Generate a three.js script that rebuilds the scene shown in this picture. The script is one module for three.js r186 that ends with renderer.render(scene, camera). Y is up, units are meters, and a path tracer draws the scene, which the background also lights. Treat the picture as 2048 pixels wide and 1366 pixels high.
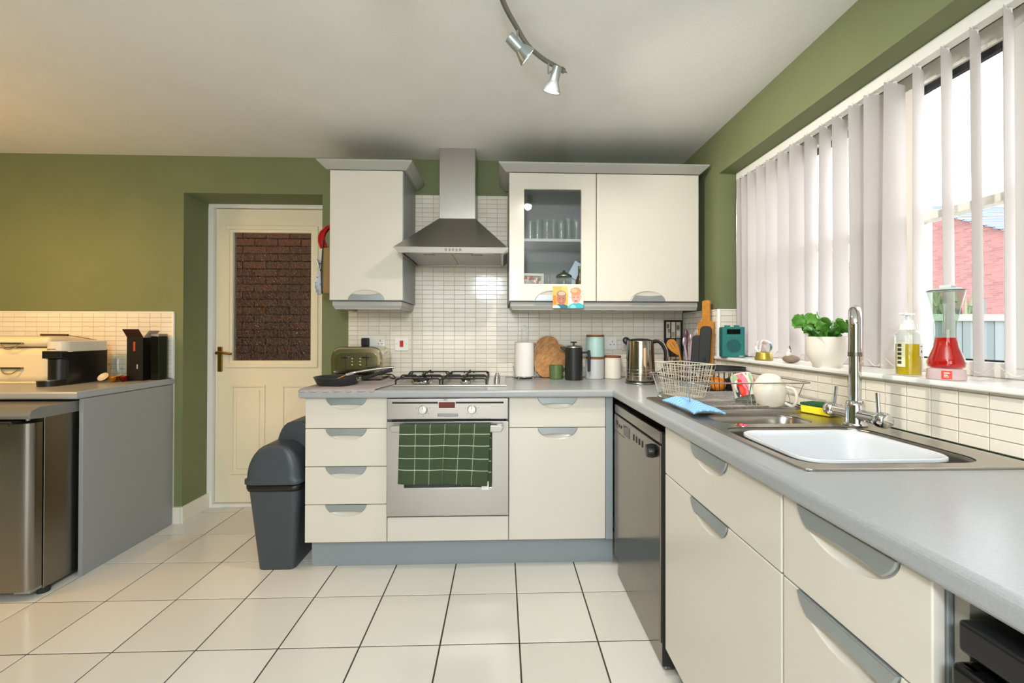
import * as THREE from 'three';
import { RoundedBoxGeometry } from 'three/addons/geometries/RoundedBoxGeometry.js';
import { mergeGeometries } from 'three/addons/utils/BufferGeometryUtils.js';
import { RectAreaLightUniformsLib } from 'three/addons/lights/RectAreaLightUniformsLib.js';
import { Brush, Evaluator, SUBTRACTION } from 'three-bvh-csg';

RectAreaLightUniformsLib.init();
// ---------------------------------------------------------------- camera, sky, exposure
const scene = new THREE.Scene();
const camera = new THREE.PerspectiveCamera(2 * Math.atan(683 / 825.8) * 180 / Math.PI, 2048 / 1366, 0.05, 200);
camera.position.set(0, 1.1833, 2.6417);
camera.rotation.order = 'YXZ';
camera.rotation.set(0.00623, -0.03297, 0.00181);
camera.setViewOffset(2048, 1366, -7.9, 22.3, 2048, 1366);
camera.updateProjectionMatrix();
const renderer = new THREE.WebGLRenderer();
renderer.toneMapping = THREE.LinearToneMapping;
renderer.toneMappingExposure = 1.0;
renderer.shadowMap.enabled = true;
scene.background = new THREE.Color(0.93, 0.96, 1.0);   // bright overcast sky
scene.backgroundIntensity = 4.6;
const SPOT = 2.4, WARM = 2.1, BACK = 7.4;                   // candela of the kitchen spots, the warm spots, the added fill globe behind the camera

// ---------------------------------------------------------------- helpers
let seed = 7;
const rnd = () => { seed = (seed * 1664525 + 1013904223) >>> 0; return seed / 4294967296; };
const rr = (a, b) => a + (b - a) * rnd();
const V = (x, y, z) => new THREE.Vector3(x, y, z);
const PI = Math.PI;
const counts = {};
const numbered = (n) => { const k = counts[n] = (counts[n] ?? -1) + 1; return k ? n + '_' + String(k).padStart(3, '0') : n; };
function clean(g) {
  let o = g.index ? g.toNonIndexed() : g.clone();
  for (const k of Object.keys(o.attributes)) if (!['position', 'normal', 'uv'].includes(k)) o.deleteAttribute(k);
  if (!o.attributes.normal) o.computeVertexNormals();
  if (!o.attributes.uv) o.setAttribute('uv', new THREE.BufferAttribute(new Float32Array(o.attributes.position.count * 2), 2));
  o.clearGroups?.();
  return o;
}
const merge = (list) => (list.length === 1 ? list[0] : mergeGeometries(list.map(clean), false));
// uv in metres from the faces' own directions
function muv(g) {
  const o = clean(g), p = o.attributes.position, n = o.attributes.normal, uv = o.attributes.uv;
  for (let i = 0; i < p.count; i++) {
    const t = i - (i % 3);
    const ax = Math.abs(n.getX(t) + n.getX(t + 1) + n.getX(t + 2)), ay = Math.abs(n.getY(t) + n.getY(t + 1) + n.getY(t + 2)), az = Math.abs(n.getZ(t) + n.getZ(t + 1) + n.getZ(t + 2));
    if (ay >= ax && ay >= az) uv.setXY(i, p.getX(i), p.getZ(i)); else if (ax >= az) uv.setXY(i, p.getZ(i), p.getY(i)); else uv.setXY(i, p.getX(i), p.getY(i));
  }
  return o;
}
const at = (g, x = 0, y = 0, z = 0, rx = 0, ry = 0, rz = 0) => { if (rx) g.rotateX(rx); if (ry) g.rotateY(ry); if (rz) g.rotateZ(rz); return g.translate(x, y, z); };
// box given by its bounds, edges rounded by r
function bb(x0, x1, y0, y1, z0, z1, r = 0.0012) {
  const w = x1 - x0, h = y1 - y0, d = z1 - z0;
  const g = r > 0 ? new RoundedBoxGeometry(w, h, d, r > 0.004 ? 3 : 1, Math.min(r, w / 2.01, h / 2.01, d / 2.01)) : new THREE.BoxGeometry(w, h, d);
  return muv(g.translate((x0 + x1) / 2, (y0 + y1) / 2, (z0 + z1) / 2));
}
const cyl = (r0, r1, h, x = 0, y = 0, z = 0, seg = 24) => new THREE.CylinderGeometry(r1, r0, h, seg).translate(x, y + h / 2, z);   // r0 at the foot
const lathe = (pts, seg = 32) => new THREE.LatheGeometry(pts.map(([r, y]) => new THREE.Vector2(r, y)), seg);
function rod(a, b, r, seg = 6) {
  const d = b.clone().sub(a), g = new THREE.CylinderGeometry(r, r, d.length(), seg, 1);
  g.applyQuaternion(new THREE.Quaternion().setFromUnitVectors(V(0, 1, 0), d.normalize()));
  return g.translate((a.x + b.x) / 2, (a.y + b.y) / 2, (a.z + b.z) / 2);
}
const poly = (pts, r, closed = false, seg = 6) => { const l = []; for (let i = 0; i < pts.length - (closed ? 0 : 1); i++) l.push(rod(pts[i], pts[(i + 1) % pts.length], r, seg)); return merge(l); };
const tube = (pts, r, n = 40, seg = 10, closed = false) => new THREE.TubeGeometry(new THREE.CatmullRomCurve3(pts, closed), n, r, seg, closed);
const ring = (R, r, x, y, z, seg = 40, t = 6) => new THREE.TorusGeometry(R, r, t, seg).rotateX(PI / 2).translate(x, y, z);
function ext(pts, depth, bev = 0, curve = 8) {                       // outline in x,y ; from z = 0 to depth
  const s = Array.isArray(pts) ? new THREE.Shape(pts.map(([x, y]) => new THREE.Vector2(x, y))) : pts;
  return new THREE.ExtrudeGeometry(s, { depth: depth - 2 * bev, bevelEnabled: bev > 0, bevelSize: bev, bevelThickness: bev, bevelSegments: 2, curveSegments: curve }).translate(0, 0, bev);
}
function rrect(w, h, r, cx = 0, cy = 0) {
  const s = new THREE.Shape(), x = cx - w / 2, y = cy - h / 2;
  s.moveTo(x + r, y); s.lineTo(x + w - r, y); s.quadraticCurveTo(x + w, y, x + w, y + r); s.lineTo(x + w, y + h - r); s.quadraticCurveTo(x + w, y + h, x + w - r, y + h);
  s.lineTo(x + r, y + h); s.quadraticCurveTo(x, y + h, x, y + h - r); s.lineTo(x, y + r); s.quadraticCurveTo(x, y, x + r, y); return s;
}
// a sheet with thickness: f(u, v) is a point for u, v in 0..1
function sheet(f, nu, nv, th) {
  const P = [], e = 1e-3;
  for (let j = 0; j <= nv; j++) for (let i = 0; i <= nu; i++) {
    const u = i / nu, v = j / nv, p = f(u, v);
    const du = f(Math.min(1, u + e), v).sub(f(Math.max(0, u - e), v)), dv = f(u, Math.min(1, v + e)).sub(f(u, Math.max(0, v - e)));
    const n = du.cross(dv).normalize().multiplyScalar(th / 2); P.push([p, n, u, v]);
  }
  const pos = [], uv = [], idx = [], N = (nu + 1) * (nv + 1);
  for (const s of [1, -1]) for (const [p, n, u, v] of P) { pos.push(p.x + s * n.x, p.y + s * n.y, p.z + s * n.z); uv.push(u, v); }
  const k = (i, j) => j * (nu + 1) + i;
  for (let j = 0; j < nv; j++) for (let i = 0; i < nu; i++) {
    const a = k(i, j), b = k(i + 1, j), c = k(i + 1, j + 1), d = k(i, j + 1);
    idx.push(a, b, c, a, c, d, N + a, N + c, N + b, N + a, N + d, N + c);
  }
  const edge = (a, b) => idx.push(a, N + a, b, b, N + a, N + b);
  for (let i = 0; i < nu; i++) { edge(k(i, 0), k(i + 1, 0)); edge(k(i + 1, nv), k(i, nv)); }
  for (let j = 0; j < nv; j++) { edge(k(0, j + 1), k(0, j)); edge(k(nu, j), k(nu, j + 1)); }
  const g = new THREE.BufferGeometry();
  g.setAttribute('position', new THREE.Float32BufferAttribute(pos, 3)); g.setAttribute('uv', new THREE.Float32BufferAttribute(uv, 2)); g.setIndex(idx); g.computeVertexNormals();
  return g;
}
function mesh(name, geo, mat, parent = scene) {
  const m = new THREE.Mesh(Array.isArray(geo) ? merge(geo) : geo, mat);
  m.name = parent === scene ? numbered(name) : name; m.castShadow = m.receiveShadow = true; parent.add(m); return m;
}
function tag(o, label, category, group, kind) { Object.assign(o.userData, { label }); if (category) o.userData.category = category; if (group) o.userData.group = group; if (kind) o.userData.kind = kind; return o; }
function thing(name, label, category, [x, y, z] = [0, 0, 0], turn = 0, group) {
  const o = new THREE.Group(); o.name = numbered(name); o.position.set(x, y, z); o.rotation.y = turn; scene.add(o); return tag(o, label, category, group);
}
const one = (name, label, category, geo, mat, group) => tag(mesh(name, geo, mat), label, category, group);
const struct = (name, geo, mat, label, category) => tag(mesh(name, geo, mat), label, category, null, 'structure');

// ---------------------------------------------------------------- textures and materials
function data(n, f, srgb = false, rx = 1, ry = 1, m = n) {
  const d = new Uint8Array(n * m * 4);
  for (let y = 0; y < m; y++) for (let x = 0; x < n; x++) { const c = f(x / n, y / m); const k = (y * n + x) * 4; const a = Array.isArray(c) ? c : [c, c, c]; for (let i = 0; i < 3; i++) d[k + i] = Math.max(0, Math.min(255, a[i] * 255)); d[k + 3] = 255; }
  const t = new THREE.DataTexture(d, n, m); t.wrapS = t.wrapT = THREE.RepeatWrapping; t.magFilter = THREE.LinearFilter; t.minFilter = THREE.LinearMipmapLinearFilter; t.generateMipmaps = true;
  if (srgb) t.colorSpace = THREE.SRGBColorSpace; t.repeat.set(rx, ry); t.needsUpdate = true; return t;
}
function grid(n) { const a = new Float32Array(n * n); for (let i = 0; i < a.length; i++) a[i] = rnd(); return (x, y) => { x = ((x % 1) + 1) % 1 * n; y = ((y % 1) + 1) % 1 * n; const i = Math.floor(x), j = Math.floor(y), fx = x - i, fy = y - j, s = fx * fx * (3 - 2 * fx), t = fy * fy * (3 - 2 * fy); const g = (p, q) => a[(q % n) * n + (p % n)]; return (g(i, j) * (1 - s) + g(i + 1, j) * s) * (1 - t) + (g(i, j + 1) * (1 - s) + g(i + 1, j + 1) * s) * t; }; }
const n8 = grid(8), n16 = grid(16), n64 = grid(64), n128 = grid(128);
const fbm = (x, y) => 0.5 * n8(x, y) + 0.28 * n16(x + 0.3, y) + 0.14 * n64(x, y + 0.6) + 0.08 * n128(x, y);
function canvas(w, h, draw, rx, ry) {
  const c = document.createElement('canvas'); c.width = w; c.height = h; draw(c.getContext('2d'), w, h);
  const t = new THREE.CanvasTexture(c); t.colorSpace = THREE.SRGBColorSpace; t.wrapS = t.wrapT = THREE.RepeatWrapping; if (rx) t.repeat.set(rx, ry); return t;
}
const std = (color, roughness = 0.5, metalness = 0, o = {}) => new THREE.MeshPhysicalMaterial({ color, roughness, metalness, ...o });
const rollerBump = data(256, (x, y) => 0.5 * n64(x, y) + 0.5 * n128(x, y), false, 3, 3);
const wallTint = (c, k) => data(256, (x, y) => { const f = 1 + k * (fbm(x, y) - 0.5); return c.map((v) => v * f); }, true, 0.7, 0.7);
const brushH = data(256, (x, y) => 0.8 + 0.1 * n128(x * 0.03, y) + 0.08 * n64(x * 0.06, y * 2), false, 4, 4);
const brushV = data(256, (x, y) => 0.8 + 0.1 * n128(x, y * 0.03) + 0.08 * n64(x * 2, y * 0.06), false, 4, 4);
const M = {};
M.green = std(0xffffff, 0.72, 0, { map: wallTint([0.455, 0.485, 0.335], 0.05), bumpMap: rollerBump, bumpScale: 0.0004 });
M.ceiling = std(0xffffff, 0.85, 0, { map: wallTint([0.91, 0.905, 0.89], 0.03), bumpMap: rollerBump, bumpScale: 0.0004 });
M.cream = std(0xd6d0c4, 0.22, 0, { clearcoat: 0.25, clearcoatRoughness: 0.08 });
M.carcass = std(0x95999a, 0.45);
M.trimGrey = std(0xa7a59e, 0.42);
M.greyBlue = std(0x8f979b, 0.45);
M.alu = std(0xaab1b4, 0.32, 0.75);
M.white = std(0xf1efe9, 0.35);
M.whiteGloss = std(0xf2f0ea, 0.18);
M.frameWhite = std(0xeeecE6, 0.3);
M.doorPaint = std(0xe9dfc4, 0.42);
M.skirt = std(0xe9e3d4, 0.4);
M.tile = [0xede5d6, 0xebe3d3, 0xefe7d9, 0xe9e1d1].map((c) => std(c, 0.1));
M.grout = std(0xcec6b7, 0.9);
M.floorTile = [0xdfdbd2, 0xdcd8ce, 0xe2ded5, 0xdad6cc].map((c) => std(c, 0.16));
M.floorGrout = std(0x42372e, 0.9);
M.worktop = std(0xffffff, 0.27, 0, { map: data(256, (x, y) => { const f = 0.64 + 0.025 * (n128(x, y) - 0.5) + 0.012 * (n64(x, y) - 0.5); return [f * 0.985, f * 1.0, f * 1.01]; }, true, 5, 5) });
M.steel = std(0xb9b6b0, 0.34, 1, { roughnessMap: brushH });
M.steelV = std(0xb4b0aa, 0.36, 1, { roughnessMap: brushV });
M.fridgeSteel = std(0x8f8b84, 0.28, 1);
M.hood = std(0xb4b0aa, 0.36, 1, { roughnessMap: brushV });
M.darkSteel = std(0x8a8883, 0.3, 1, { roughnessMap: brushV });
M.sink = std(0xb3aea6, 0.28, 1);
M.chrome = std(0xd8d8d8, 0.06, 1);
M.wireChrome = std(0xc9c7c2, 0.22, 1);
M.blackPlastic = std(0x17181a, 0.35);
M.blackGloss = std(0x0d0e0f, 0.08);
M.blackMatte = std(0x1c1c1d, 0.6);
M.rubber = std(0x26272a, 0.8);
M.darkGap = std(0x14130f, 0.9);
M.castIron = std(0x1e1b19, 0.55);
M.brass = std(0x9c7a36, 0.3, 1);
M.glass = std(0xffffff, 0.0, 0, { transmission: 1, thickness: 0, ior: 1.45 });
M.clear = std(0xfcfefd, 0.02, 0, { transmission: 1, thickness: 0, ior: 1.45 });
const woodTex = (a, b, rx, ry) => data(256, (x, y) => { const w = fbm(x * 0.25, y * 1.0) * 5 + 0.15 * n128(x * 0.2, y); const t = 0.5 + 0.5 * Math.sin(w * 6.28); const k = 0.35 * t + 0.4 * n64(x * 0.1, y * 1.5) + 0.25 * n16(x, y); return a.map((v, i) => v + (b[i] - v) * k); }, true, rx, ry);
M.wood = std(0xffffff, 0.5, 0, { map: woodTex([0.83, 0.62, 0.36], [0.60, 0.37, 0.15], 4, 4) });
M.woodDark = std(0xffffff, 0.5, 0, { map: woodTex([0.62, 0.38, 0.22], [0.42, 0.23, 0.12], 6, 6) });
M.beech = std(0xffffff, 0.5, 0, { map: woodTex([0.86, 0.60, 0.27], [0.74, 0.46, 0.16], 6, 6) });
// ---------------------------------------------------------------- the room
const T = 0.902, HC = 2.287, XW = 1.175, XL = -3.9, ZF = 4.4;
const t0 = 0.3018, gx = 0.0678, gz = 0.4561;
// floor: a dark grout bed with glossy tiles laid in it
const floor = struct('floor', [bb(XL - 0.2, XW + 0.28, -0.12, -0.0025, 0, ZF + 0.2, 0), bb(-2.2, -1.0, -0.12, -0.0025, -0.36, 0, 0)], M.floorGrout, 'floor of square glossy off-white tiles with dark grout lines', 'floor');
function chamfer(w, h, d, c) {                                       // plate with bevelled front edges, facing +z, centred in x,y, from z = 0
  const W = w / 2, H = h / 2, q = [[-W, -H, d - c], [W, -H, d - c], [W, H, d - c], [-W, H, d - c], [-W + c, -H + c, d], [W - c, -H + c, d], [W - c, H - c, d], [-W + c, H - c, d], [-W, -H, 0], [W, -H, 0], [W, H, 0], [-W, H, 0]];
  const f = [[4, 5, 6, 7], [0, 1, 5, 4], [1, 2, 6, 5], [2, 3, 7, 6], [3, 0, 4, 7], [8, 9, 1, 0], [9, 10, 2, 1], [10, 11, 3, 2], [11, 8, 0, 3]], pos = [];
  for (const [a, b, e, g] of f) for (const k of [a, b, e, a, e, g]) pos.push(...q[k]);
  const geo = new THREE.BufferGeometry(); geo.setAttribute('position', new THREE.Float32BufferAttribute(pos, 3)); geo.computeVertexNormals(); return clean(geo);
}
{
  const full = chamfer(t0 - 0.0058, t0 - 0.0058, 0.008, 0.0012).rotateX(-PI / 2);
  const xs = []; for (let i = -14; i < 5; i++) xs.push(gx + i * t0);
  const zs = []; for (let j = -3; j < 14; j++) zs.push(gz + j * t0);
  for (const z of zs) for (const x of xs) {
    let x0 = Math.max(x, XL), x1 = Math.min(x + t0, XW), z0 = Math.max(z, -0.3), z1 = Math.min(z + t0, ZF);
    if (z < -0.25 || (z < 0 && z + t0 <= 0.02)) { x0 = Math.max(x0, -2.05); x1 = Math.min(x1, -1.1); }
    if (x1 - x0 < 0.03 || z1 - z0 < 0.02) continue;
    const m = mesh('floor_tile', full, M.floorTile[Math.floor(rnd() * 4)], floor);
    m.position.set((x0 + x1) / 2, -0.0078 + rr(-0.0002, 0.0002), (z0 + z1) / 2); m.rotation.set(rr(-0.0007, 0.0007), 0, rr(-0.0007, 0.0007));
    m.scale.set((x1 - x0 - 0.0058) / (t0 - 0.0058), 1, (z1 - z0 - 0.0058) / (t0 - 0.0058));
  }
}
struct('ceiling', bb(XL - 0.2, XW + 0.28, HC, HC + 0.15, -0.36, ZF + 0.2, 0), M.ceiling, 'plain off-white painted plaster ceiling over the kitchen', 'ceiling');
struct('wall_back', [bb(XL - 0.2, -1.99, 0, HC, -0.3, 0, 0), bb(-1.99, -1.137, 2.055, HC, -0.3, 0, 0), bb(-1.137, XW + 0.28, 0, HC, -0.3, 0, 0)], M.green, 'sage green painted wall behind the cooker with a deep door recess', 'wall');
const ZW0 = 0.44, ZW1 = 2.5, YS = 1.045, YH = 2.052;
struct('wall_right', [bb(XW, XW + 0.28, 0, YS, 0, ZF, 0), bb(XW, XW + 0.28, YH, HC, 0, ZF, 0), bb(XW, XW + 0.28, YS, YH, 0, ZW0, 0), bb(XW, XW + 0.28, YS, YH, ZW1, ZF, 0)], M.green, 'sage green painted wall around the long kitchen window', 'wall');
struct('wall_left', bb(XL - 0.2, XL, 0, HC, 0, ZF, 0), M.green, 'sage green painted end wall of the dining side', 'wall');
struct('wall_front', [bb(XL - 0.2, -1.4, 0, HC, ZF, ZF + 0.25, 0), bb(0.6, XW + 0.28, 0, HC, ZF, ZF + 0.25, 0), bb(-1.4, 0.6, 2.1, HC, ZF, ZF + 0.25, 0)], M.green, 'sage green painted wall around the glazed garden doors', 'wall');
{ // garden doors opposite the cooker wall
  const w = thing('window_2', 'white framed glazed garden doors opposite the cooker', 'window'); w.userData.kind = 'structure';
  const z0 = ZF + 0.1, z1 = ZF + 0.16;
  mesh('frame', [bb(-1.4, 0.6, 0, 0.07, z0, z1), bb(-1.4, 0.6, 2.03, 2.1, z0, z1), bb(-1.4, -1.33, 0.07, 2.03, z0, z1, 0), bb(0.53, 0.6, 0.07, 2.03, z0, z1, 0), bb(-0.46, -0.34, 0.07, 2.03, z0, z1, 0)], M.frameWhite, w);
  for (const [a, b] of [[-1.33, -0.46], [-0.34, 0.53]]) mesh('pane', bb(a, b, 0.07, 2.03, z0 + 0.025, z0 + 0.031, 0), M.glass, w);
}
// skirting board
struct('baseboard_back', [bb(-2.04, -1.99, 0, 0.1, 0, 0.016, 0), bb(-1.99, -1.972, 0, 0.1, -0.24, 0.016, 0.003)], M.skirt, 'short chipped white skirting board beside the door recess', 'skirting');
struct('baseboard_left', bb(XL, XL + 0.016, 0, 0.1, 0.65, ZF, 0.003), M.skirt, 'white skirting board along the dining end wall', 'skirting');
struct('trim_7', bb(-2.047, -2.036, 0.1, 0.9, 0, 0.017, 0.003), M.skirt, 'thin white sealant strip where the grey end panel meets the wall', 'trim');
// ---- splashbacks: mosaic tiles proud of a grout bed
const PU = 0.0675, tileCache = {};
const tileGeo = (w, h) => tileCache[w.toFixed(4) + h.toFixed(4)] ??= chamfer(w, h, 0.0055, 0.0011);
function tiles(parent, u0, u1, v0, v1, pu, pv, pu0, pv0, put) {
  for (let j = Math.floor((v0 - pv0) / pv); pv0 + j * pv < v1 - 1e-4; j++) for (let i = Math.floor((u0 - pu0) / pu); pu0 + i * pu < u1 - 1e-4; i++) {
    const a = Math.max(u0, pu0 + i * pu), b = Math.min(u1, pu0 + (i + 1) * pu), c = Math.max(v0, pv0 + j * pv), d = Math.min(v1, pv0 + (j + 1) * pv);
    if (b - a < 0.008 || d - c < 0.007) continue;
    const m = mesh('tile', tileGeo(b - a - 0.0021, d - c - 0.0021), M.tile[Math.floor(rnd() * 4)], parent); put(m, (a + b) / 2, (c + d) / 2);
  }
}
const onBack = (m, u, v) => { m.position.set(u, v, 0.0035); m.rotation.set(rr(-0.004, 0.004), rr(-0.003, 0.003), 0); };
const onRight = (m, u, v) => { m.position.set(XW - 0.0035, v, u); m.rotation.set(0, -PI / 2 + rr(-0.003, 0.003), 0); };
const PV = 0.0289, PV0 = 1.31;
{
  const a = struct('trim_1', bb(-0.97, -0.567, T, 1.34, 0, 0.005, 0), M.grout, 'off-white mosaic tile splashback behind the toaster', 'splashback'); tiles(a, -0.97, -0.567, T, 1.34, PU, PV, 0.033, PV0, onBack);
  const b = struct('trim_2', bb(-0.567, 0.033, T, 2.058, 0, 0.005, 0), M.grout, 'tall off-white mosaic tile splashback behind the hob and hood', 'splashback');
  tiles(b, -0.567, 0.033, T, 1.86, PU, PV, 0.033, PV0, onBack); tiles(b, -0.567, -0.374, 1.86, 2.058, PU, PV, 0.033, PV0, onBack); tiles(b, -0.16, 0.033, 1.86, 2.058, PU, PV, 0.033, PV0, onBack);
  const c = struct('trim_3', bb(0.033, XW - 0.009, T, 1.34, 0, 0.005, 0), M.grout, 'off-white mosaic tile splashback below the glazed wall cupboard', 'splashback'); tiles(c, 0.033, XW - 0.01, T, 1.34, PU, PV, 0.033, PV0, onBack);
  const d = struct('trim_4', [bb(-3.6, -2.05, 0.9, 1.303, 0, 0.005, 0)], M.grout, 'off-white mosaic tile splashback behind the coffee machine', 'splashback'); tiles(d, -3.2, -2.05, 0.9, 1.303, PU, PV, -2.05, 1.303, onBack);
  mesh('edge_bead', [bb(-3.6, -2.039, 1.302, 1.312, 0, 0.011, 0.003), bb(-2.05, -2.039, 0.9, 1.302, 0, 0.011, 0)], M.whiteGloss, d);
  const e = struct('trim_5', [bb(XW - 0.005, XW, T, YS, 0.01, ZW1, 0), bb(XW - 0.005, XW, YS, 1.315, 0.01, ZW0, 0), bb(XW, XW + 0.2, YS + 0.015, 1.315, ZW0, ZW0 + 0.005, 0)], M.grout, 'off-white mosaic tiles below and beside the kitchen window', 'splashback');
  tiles(e, 0.012, ZW1, T, YS, PU, 0.0345, 0.001, 1.037 - 0.0345 * 4, onRight); tiles(e, 0.012, ZW0 - 0.012, YS, 1.306, PU, 0.0345, 0.001, 1.037, onRight);
  tiles(e, XW + 0.004, XW + 0.2, YS + 0.016, 1.306, PU, 0.0345, XW + 0.004, 1.037, (m, u, v) => m.position.set(u, v, ZW0 + 0.0035));
  mesh('corner_bead', [rod(V(XW - 0.001, YS, ZW0 + 0.001), V(XW - 0.001, 1.315, ZW0 + 0.001), 0.011, 14), bb(XW - 0.01, XW, 1.306, 1.315, 0.01, ZW0, 0.002), bb(XW, XW + 0.2, 1.306, 1.315, ZW0, ZW0 + 0.01, 0.002)], M.whiteGloss, e);
  struct('trim_6', bb(1.145, 1.40, YS, 1.061, ZW0, ZW1, 0.005), M.whiteGloss, 'glossy white window sill above the sink', 'window sill');
}
// ---- kitchen window
const win = thing('window_1', 'white plastic framed kitchen window above the sink', 'window'); win.userData.kind = 'structure';
{
  const x0 = 1.365, x1 = 1.425, f = M.frameWhite;
  mesh('outer_frame', [bb(x0, x1, 1.061, 1.104, ZW0, ZW1, 0.004), bb(x0, x1, 1.992, YH, ZW0, ZW1, 0.004), bb(x0, x1, 1.104, 1.992, ZW0, ZW0 + 0.06, 0), bb(x0, x1, 1.104, 1.992, ZW1 - 0.06, ZW1, 0)], f, win);
  for (const [z, w] of [[1.268, 0.055], [1.565, 0.07]]) mesh('mullion', bb(x0 - 0.006, x1, 1.09, 2.0, z, z + w, 0.005), f, win);
  for (const [a, b] of [[0.5, 1.268], [1.323, 1.565], [1.635, ZW1 - 0.06]]) {
    mesh('transom', bb(x0 + 0.005, x1 - 0.01, 1.548, 1.574, a, b, 0.003), f, win);
    mesh('gasket', [bb(x0 + 0.012, x0 + 0.03, 1.972, 1.993, a, b, 0), bb(x0 + 0.015, x0 + 0.03, 1.103, 1.109, a, b, 0)], M.rubber, win);
    for (const [c, d] of [[1.104, 1.548], [1.574, 1.992]]) mesh('pane', bb(x0 + 0.03, x0 + 0.036, c, d, a, b, 0), M.glass, win);
  }
  mesh('handle', [bb(x0 - 0.02, x0, 1.28, 1.33, 1.275, 1.3, 0.004), bb(x0 - 0.035, x0 - 0.02, 1.2, 1.33, 1.278, 1.297, 0.005)], M.whiteGloss, win);
}
// ---- back door in its recess
const door = thing('door_1', 'cream panelled back door with pebbled glass in a green recess', 'door'); door.userData.kind = 'structure';
{
  const zf = -0.24;
  mesh('frame', [bb(-1.99, -1.956, 0, 2.03, -0.3, -0.215, 0), bb(-1.172, -1.137, 0, 2.03, -0.3, -0.215, 0), bb(-1.99, -1.137, 2.03, 2.055, -0.3, -0.215, 0.003), bb(-1.956, -1.172, 0, 0.022, -0.3, -0.215, 0.003)], M.frameWhite, door);
  const ls = new THREE.Shape([[-1.952, 0.026], [-1.176, 0.026], [-1.176, 2.026], [-1.952, 2.026]].map(([x, y]) => new THREE.Vector2(x, y))); ls.holes.push(new THREE.Path([[-1.879, 0.95], [-1.272, 0.95], [-1.272, 1.907], [-1.879, 1.907]].map(([x, y]) => new THREE.Vector2(x, y))));
  const leaf = mesh('door_leaf', muv(ext(ls, 0.045, 0.001)).translate(0, 0, zf - 0.045), M.doorPaint, door);
  const fr = (x0, x1, y0, y1, w, z0, z1) => [bb(x0, x1, y0, y0 + w, z0, z1, 0.003), bb(x0, x1, y1 - w, y1, z0, z1, 0.003), bb(x0, x0 + w, y0 + w, y1 - w, z0, z1, 0), bb(x1 - w, x1, y0 + w, y1 - w, z0, z1, 0)];
  mesh('glazing_bead', [...fr(-1.885, -1.266, 0.944, 1.913, 0.028, zf - 0.03, zf + 0.012), ...fr(-1.862, -1.289, 0.967, 1.89, 0.024, zf - 0.03, zf + 0.006)], M.doorPaint, door);
  const pebble = data(256, (x, y) => { let v = 0; v += n64(x, y) * 0.75 + n128(x, y) * 0.25; return v; }, false, 1.9, 1.4);
  mesh('glass_pane', bb(-1.842, -1.29, 0.985, 1.88, zf - 0.02, zf - 0.014, 0), std(0xbfb4a8, 0.03, 0, { transmission: 1, thickness: 0, bumpMap: pebble, bumpScale: 0.009 }), door);
  mesh('spacer_bar', bb(-1.838, -1.831, 0.99, 1.876, zf - 0.014, zf - 0.004, 0), M.alu, door);
  for (const [a, b] of [[-1.845, -1.62], [-1.508, -1.283]]) {
    mesh('raised_panel', [...fr(a, b, 0.217, 0.824, 0.014, zf - 0.01, zf + 0.008), bb(a + 0.035, b - 0.035, 0.252, 0.789, zf - 0.01, zf + 0.007, 0.006)], M.doorPaint, leaf);
  }
  const h = mesh('handle', [bb(-1.937, -1.905, 0.915, 1.085, zf, zf + 0.008, 0.004), at(cyl(0.011, 0.011, 0.04, 0, 0, 0, 14), -1.921, 1.045, zf, PI / 2)], M.brass, door);
  mesh('lever', tube([V(-1.921, 1.045, zf + 0.04), V(-1.9, 1.046, zf + 0.045), V(-1.85, 1.043, zf + 0.045), V(-1.822, 1.038, zf + 0.042)], 0.0085, 20, 10), M.brass, h);
  mesh('key_cylinder', at(cyl(0.008, 0.008, 0.006, 0, 0, 0, 12), -1.921, 0.955, zf + 0.006, PI / 2), M.brass, h);
}
// ---------------------------------------------------------------- outside
struct('ground', bb(-30, 45, -0.5, -0.15, -45, 30, 0), std(0x9a968a, 0.95), 'pale grey paved garden ground outside the window', 'ground');
{
  const bw = thing('neighbour_wall', 'brown brick wall across the side passage seen through the door glass', 'wall', [0, -0.15, -1.5]); bw.userData.kind = 'structure';
  mesh('mortar', bb(-5, 0.5, 0, 4.2, -0.25, -0.012, 0), std(0x5d4636, 0.9), bw);
  const bm = [0x6d4433, 0x744a37, 0x64402f, 0x7b4f39].map((c) => std(c, 0.9)), bg = chamfer(0.215, 0.065, 0.016, 0.003);
  for (let j = 0; j < 27; j++) for (let i = 0; i < 7; i++) { const m = mesh('brick', bg, bm[Math.floor(rnd() * 4)], bw); m.position.set(-3.0 + i * 0.225 + (j % 2) * 0.1125, 0.72 + j * 0.075, -0.012); }
}
{
  const f = thing('garden_fence', 'grey timber board fence with a pale green top rail in the garden', 'fence', [0, -0.15, -4.5]);
  const bm = [0x7e8a8c, 0x74807f, 0x879192].map((c) => std(c, 0.9));
  for (let i = 0; i < 56; i++) mesh('board', bb(4.5 + i * 0.15, 4.5 + i * 0.15 + 0.143, 0.05, 1.56, -0.02 + (i % 2) * 0.012, (i % 2) * 0.012, 0.002), bm[i % 3], f);
  mesh('top_rail', bb(4.45, 12.95, 1.56, 1.68, -0.03, 0.05, 0.005), std(0x9fb39b, 0.8), f);
  for (let i = 0; i < 5; i++) mesh('post', bb(4.4 + i * 2.1, 4.5 + i * 2.1, 0, 1.95, -0.1, 0, 0.004), bm[1], f);
}
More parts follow.
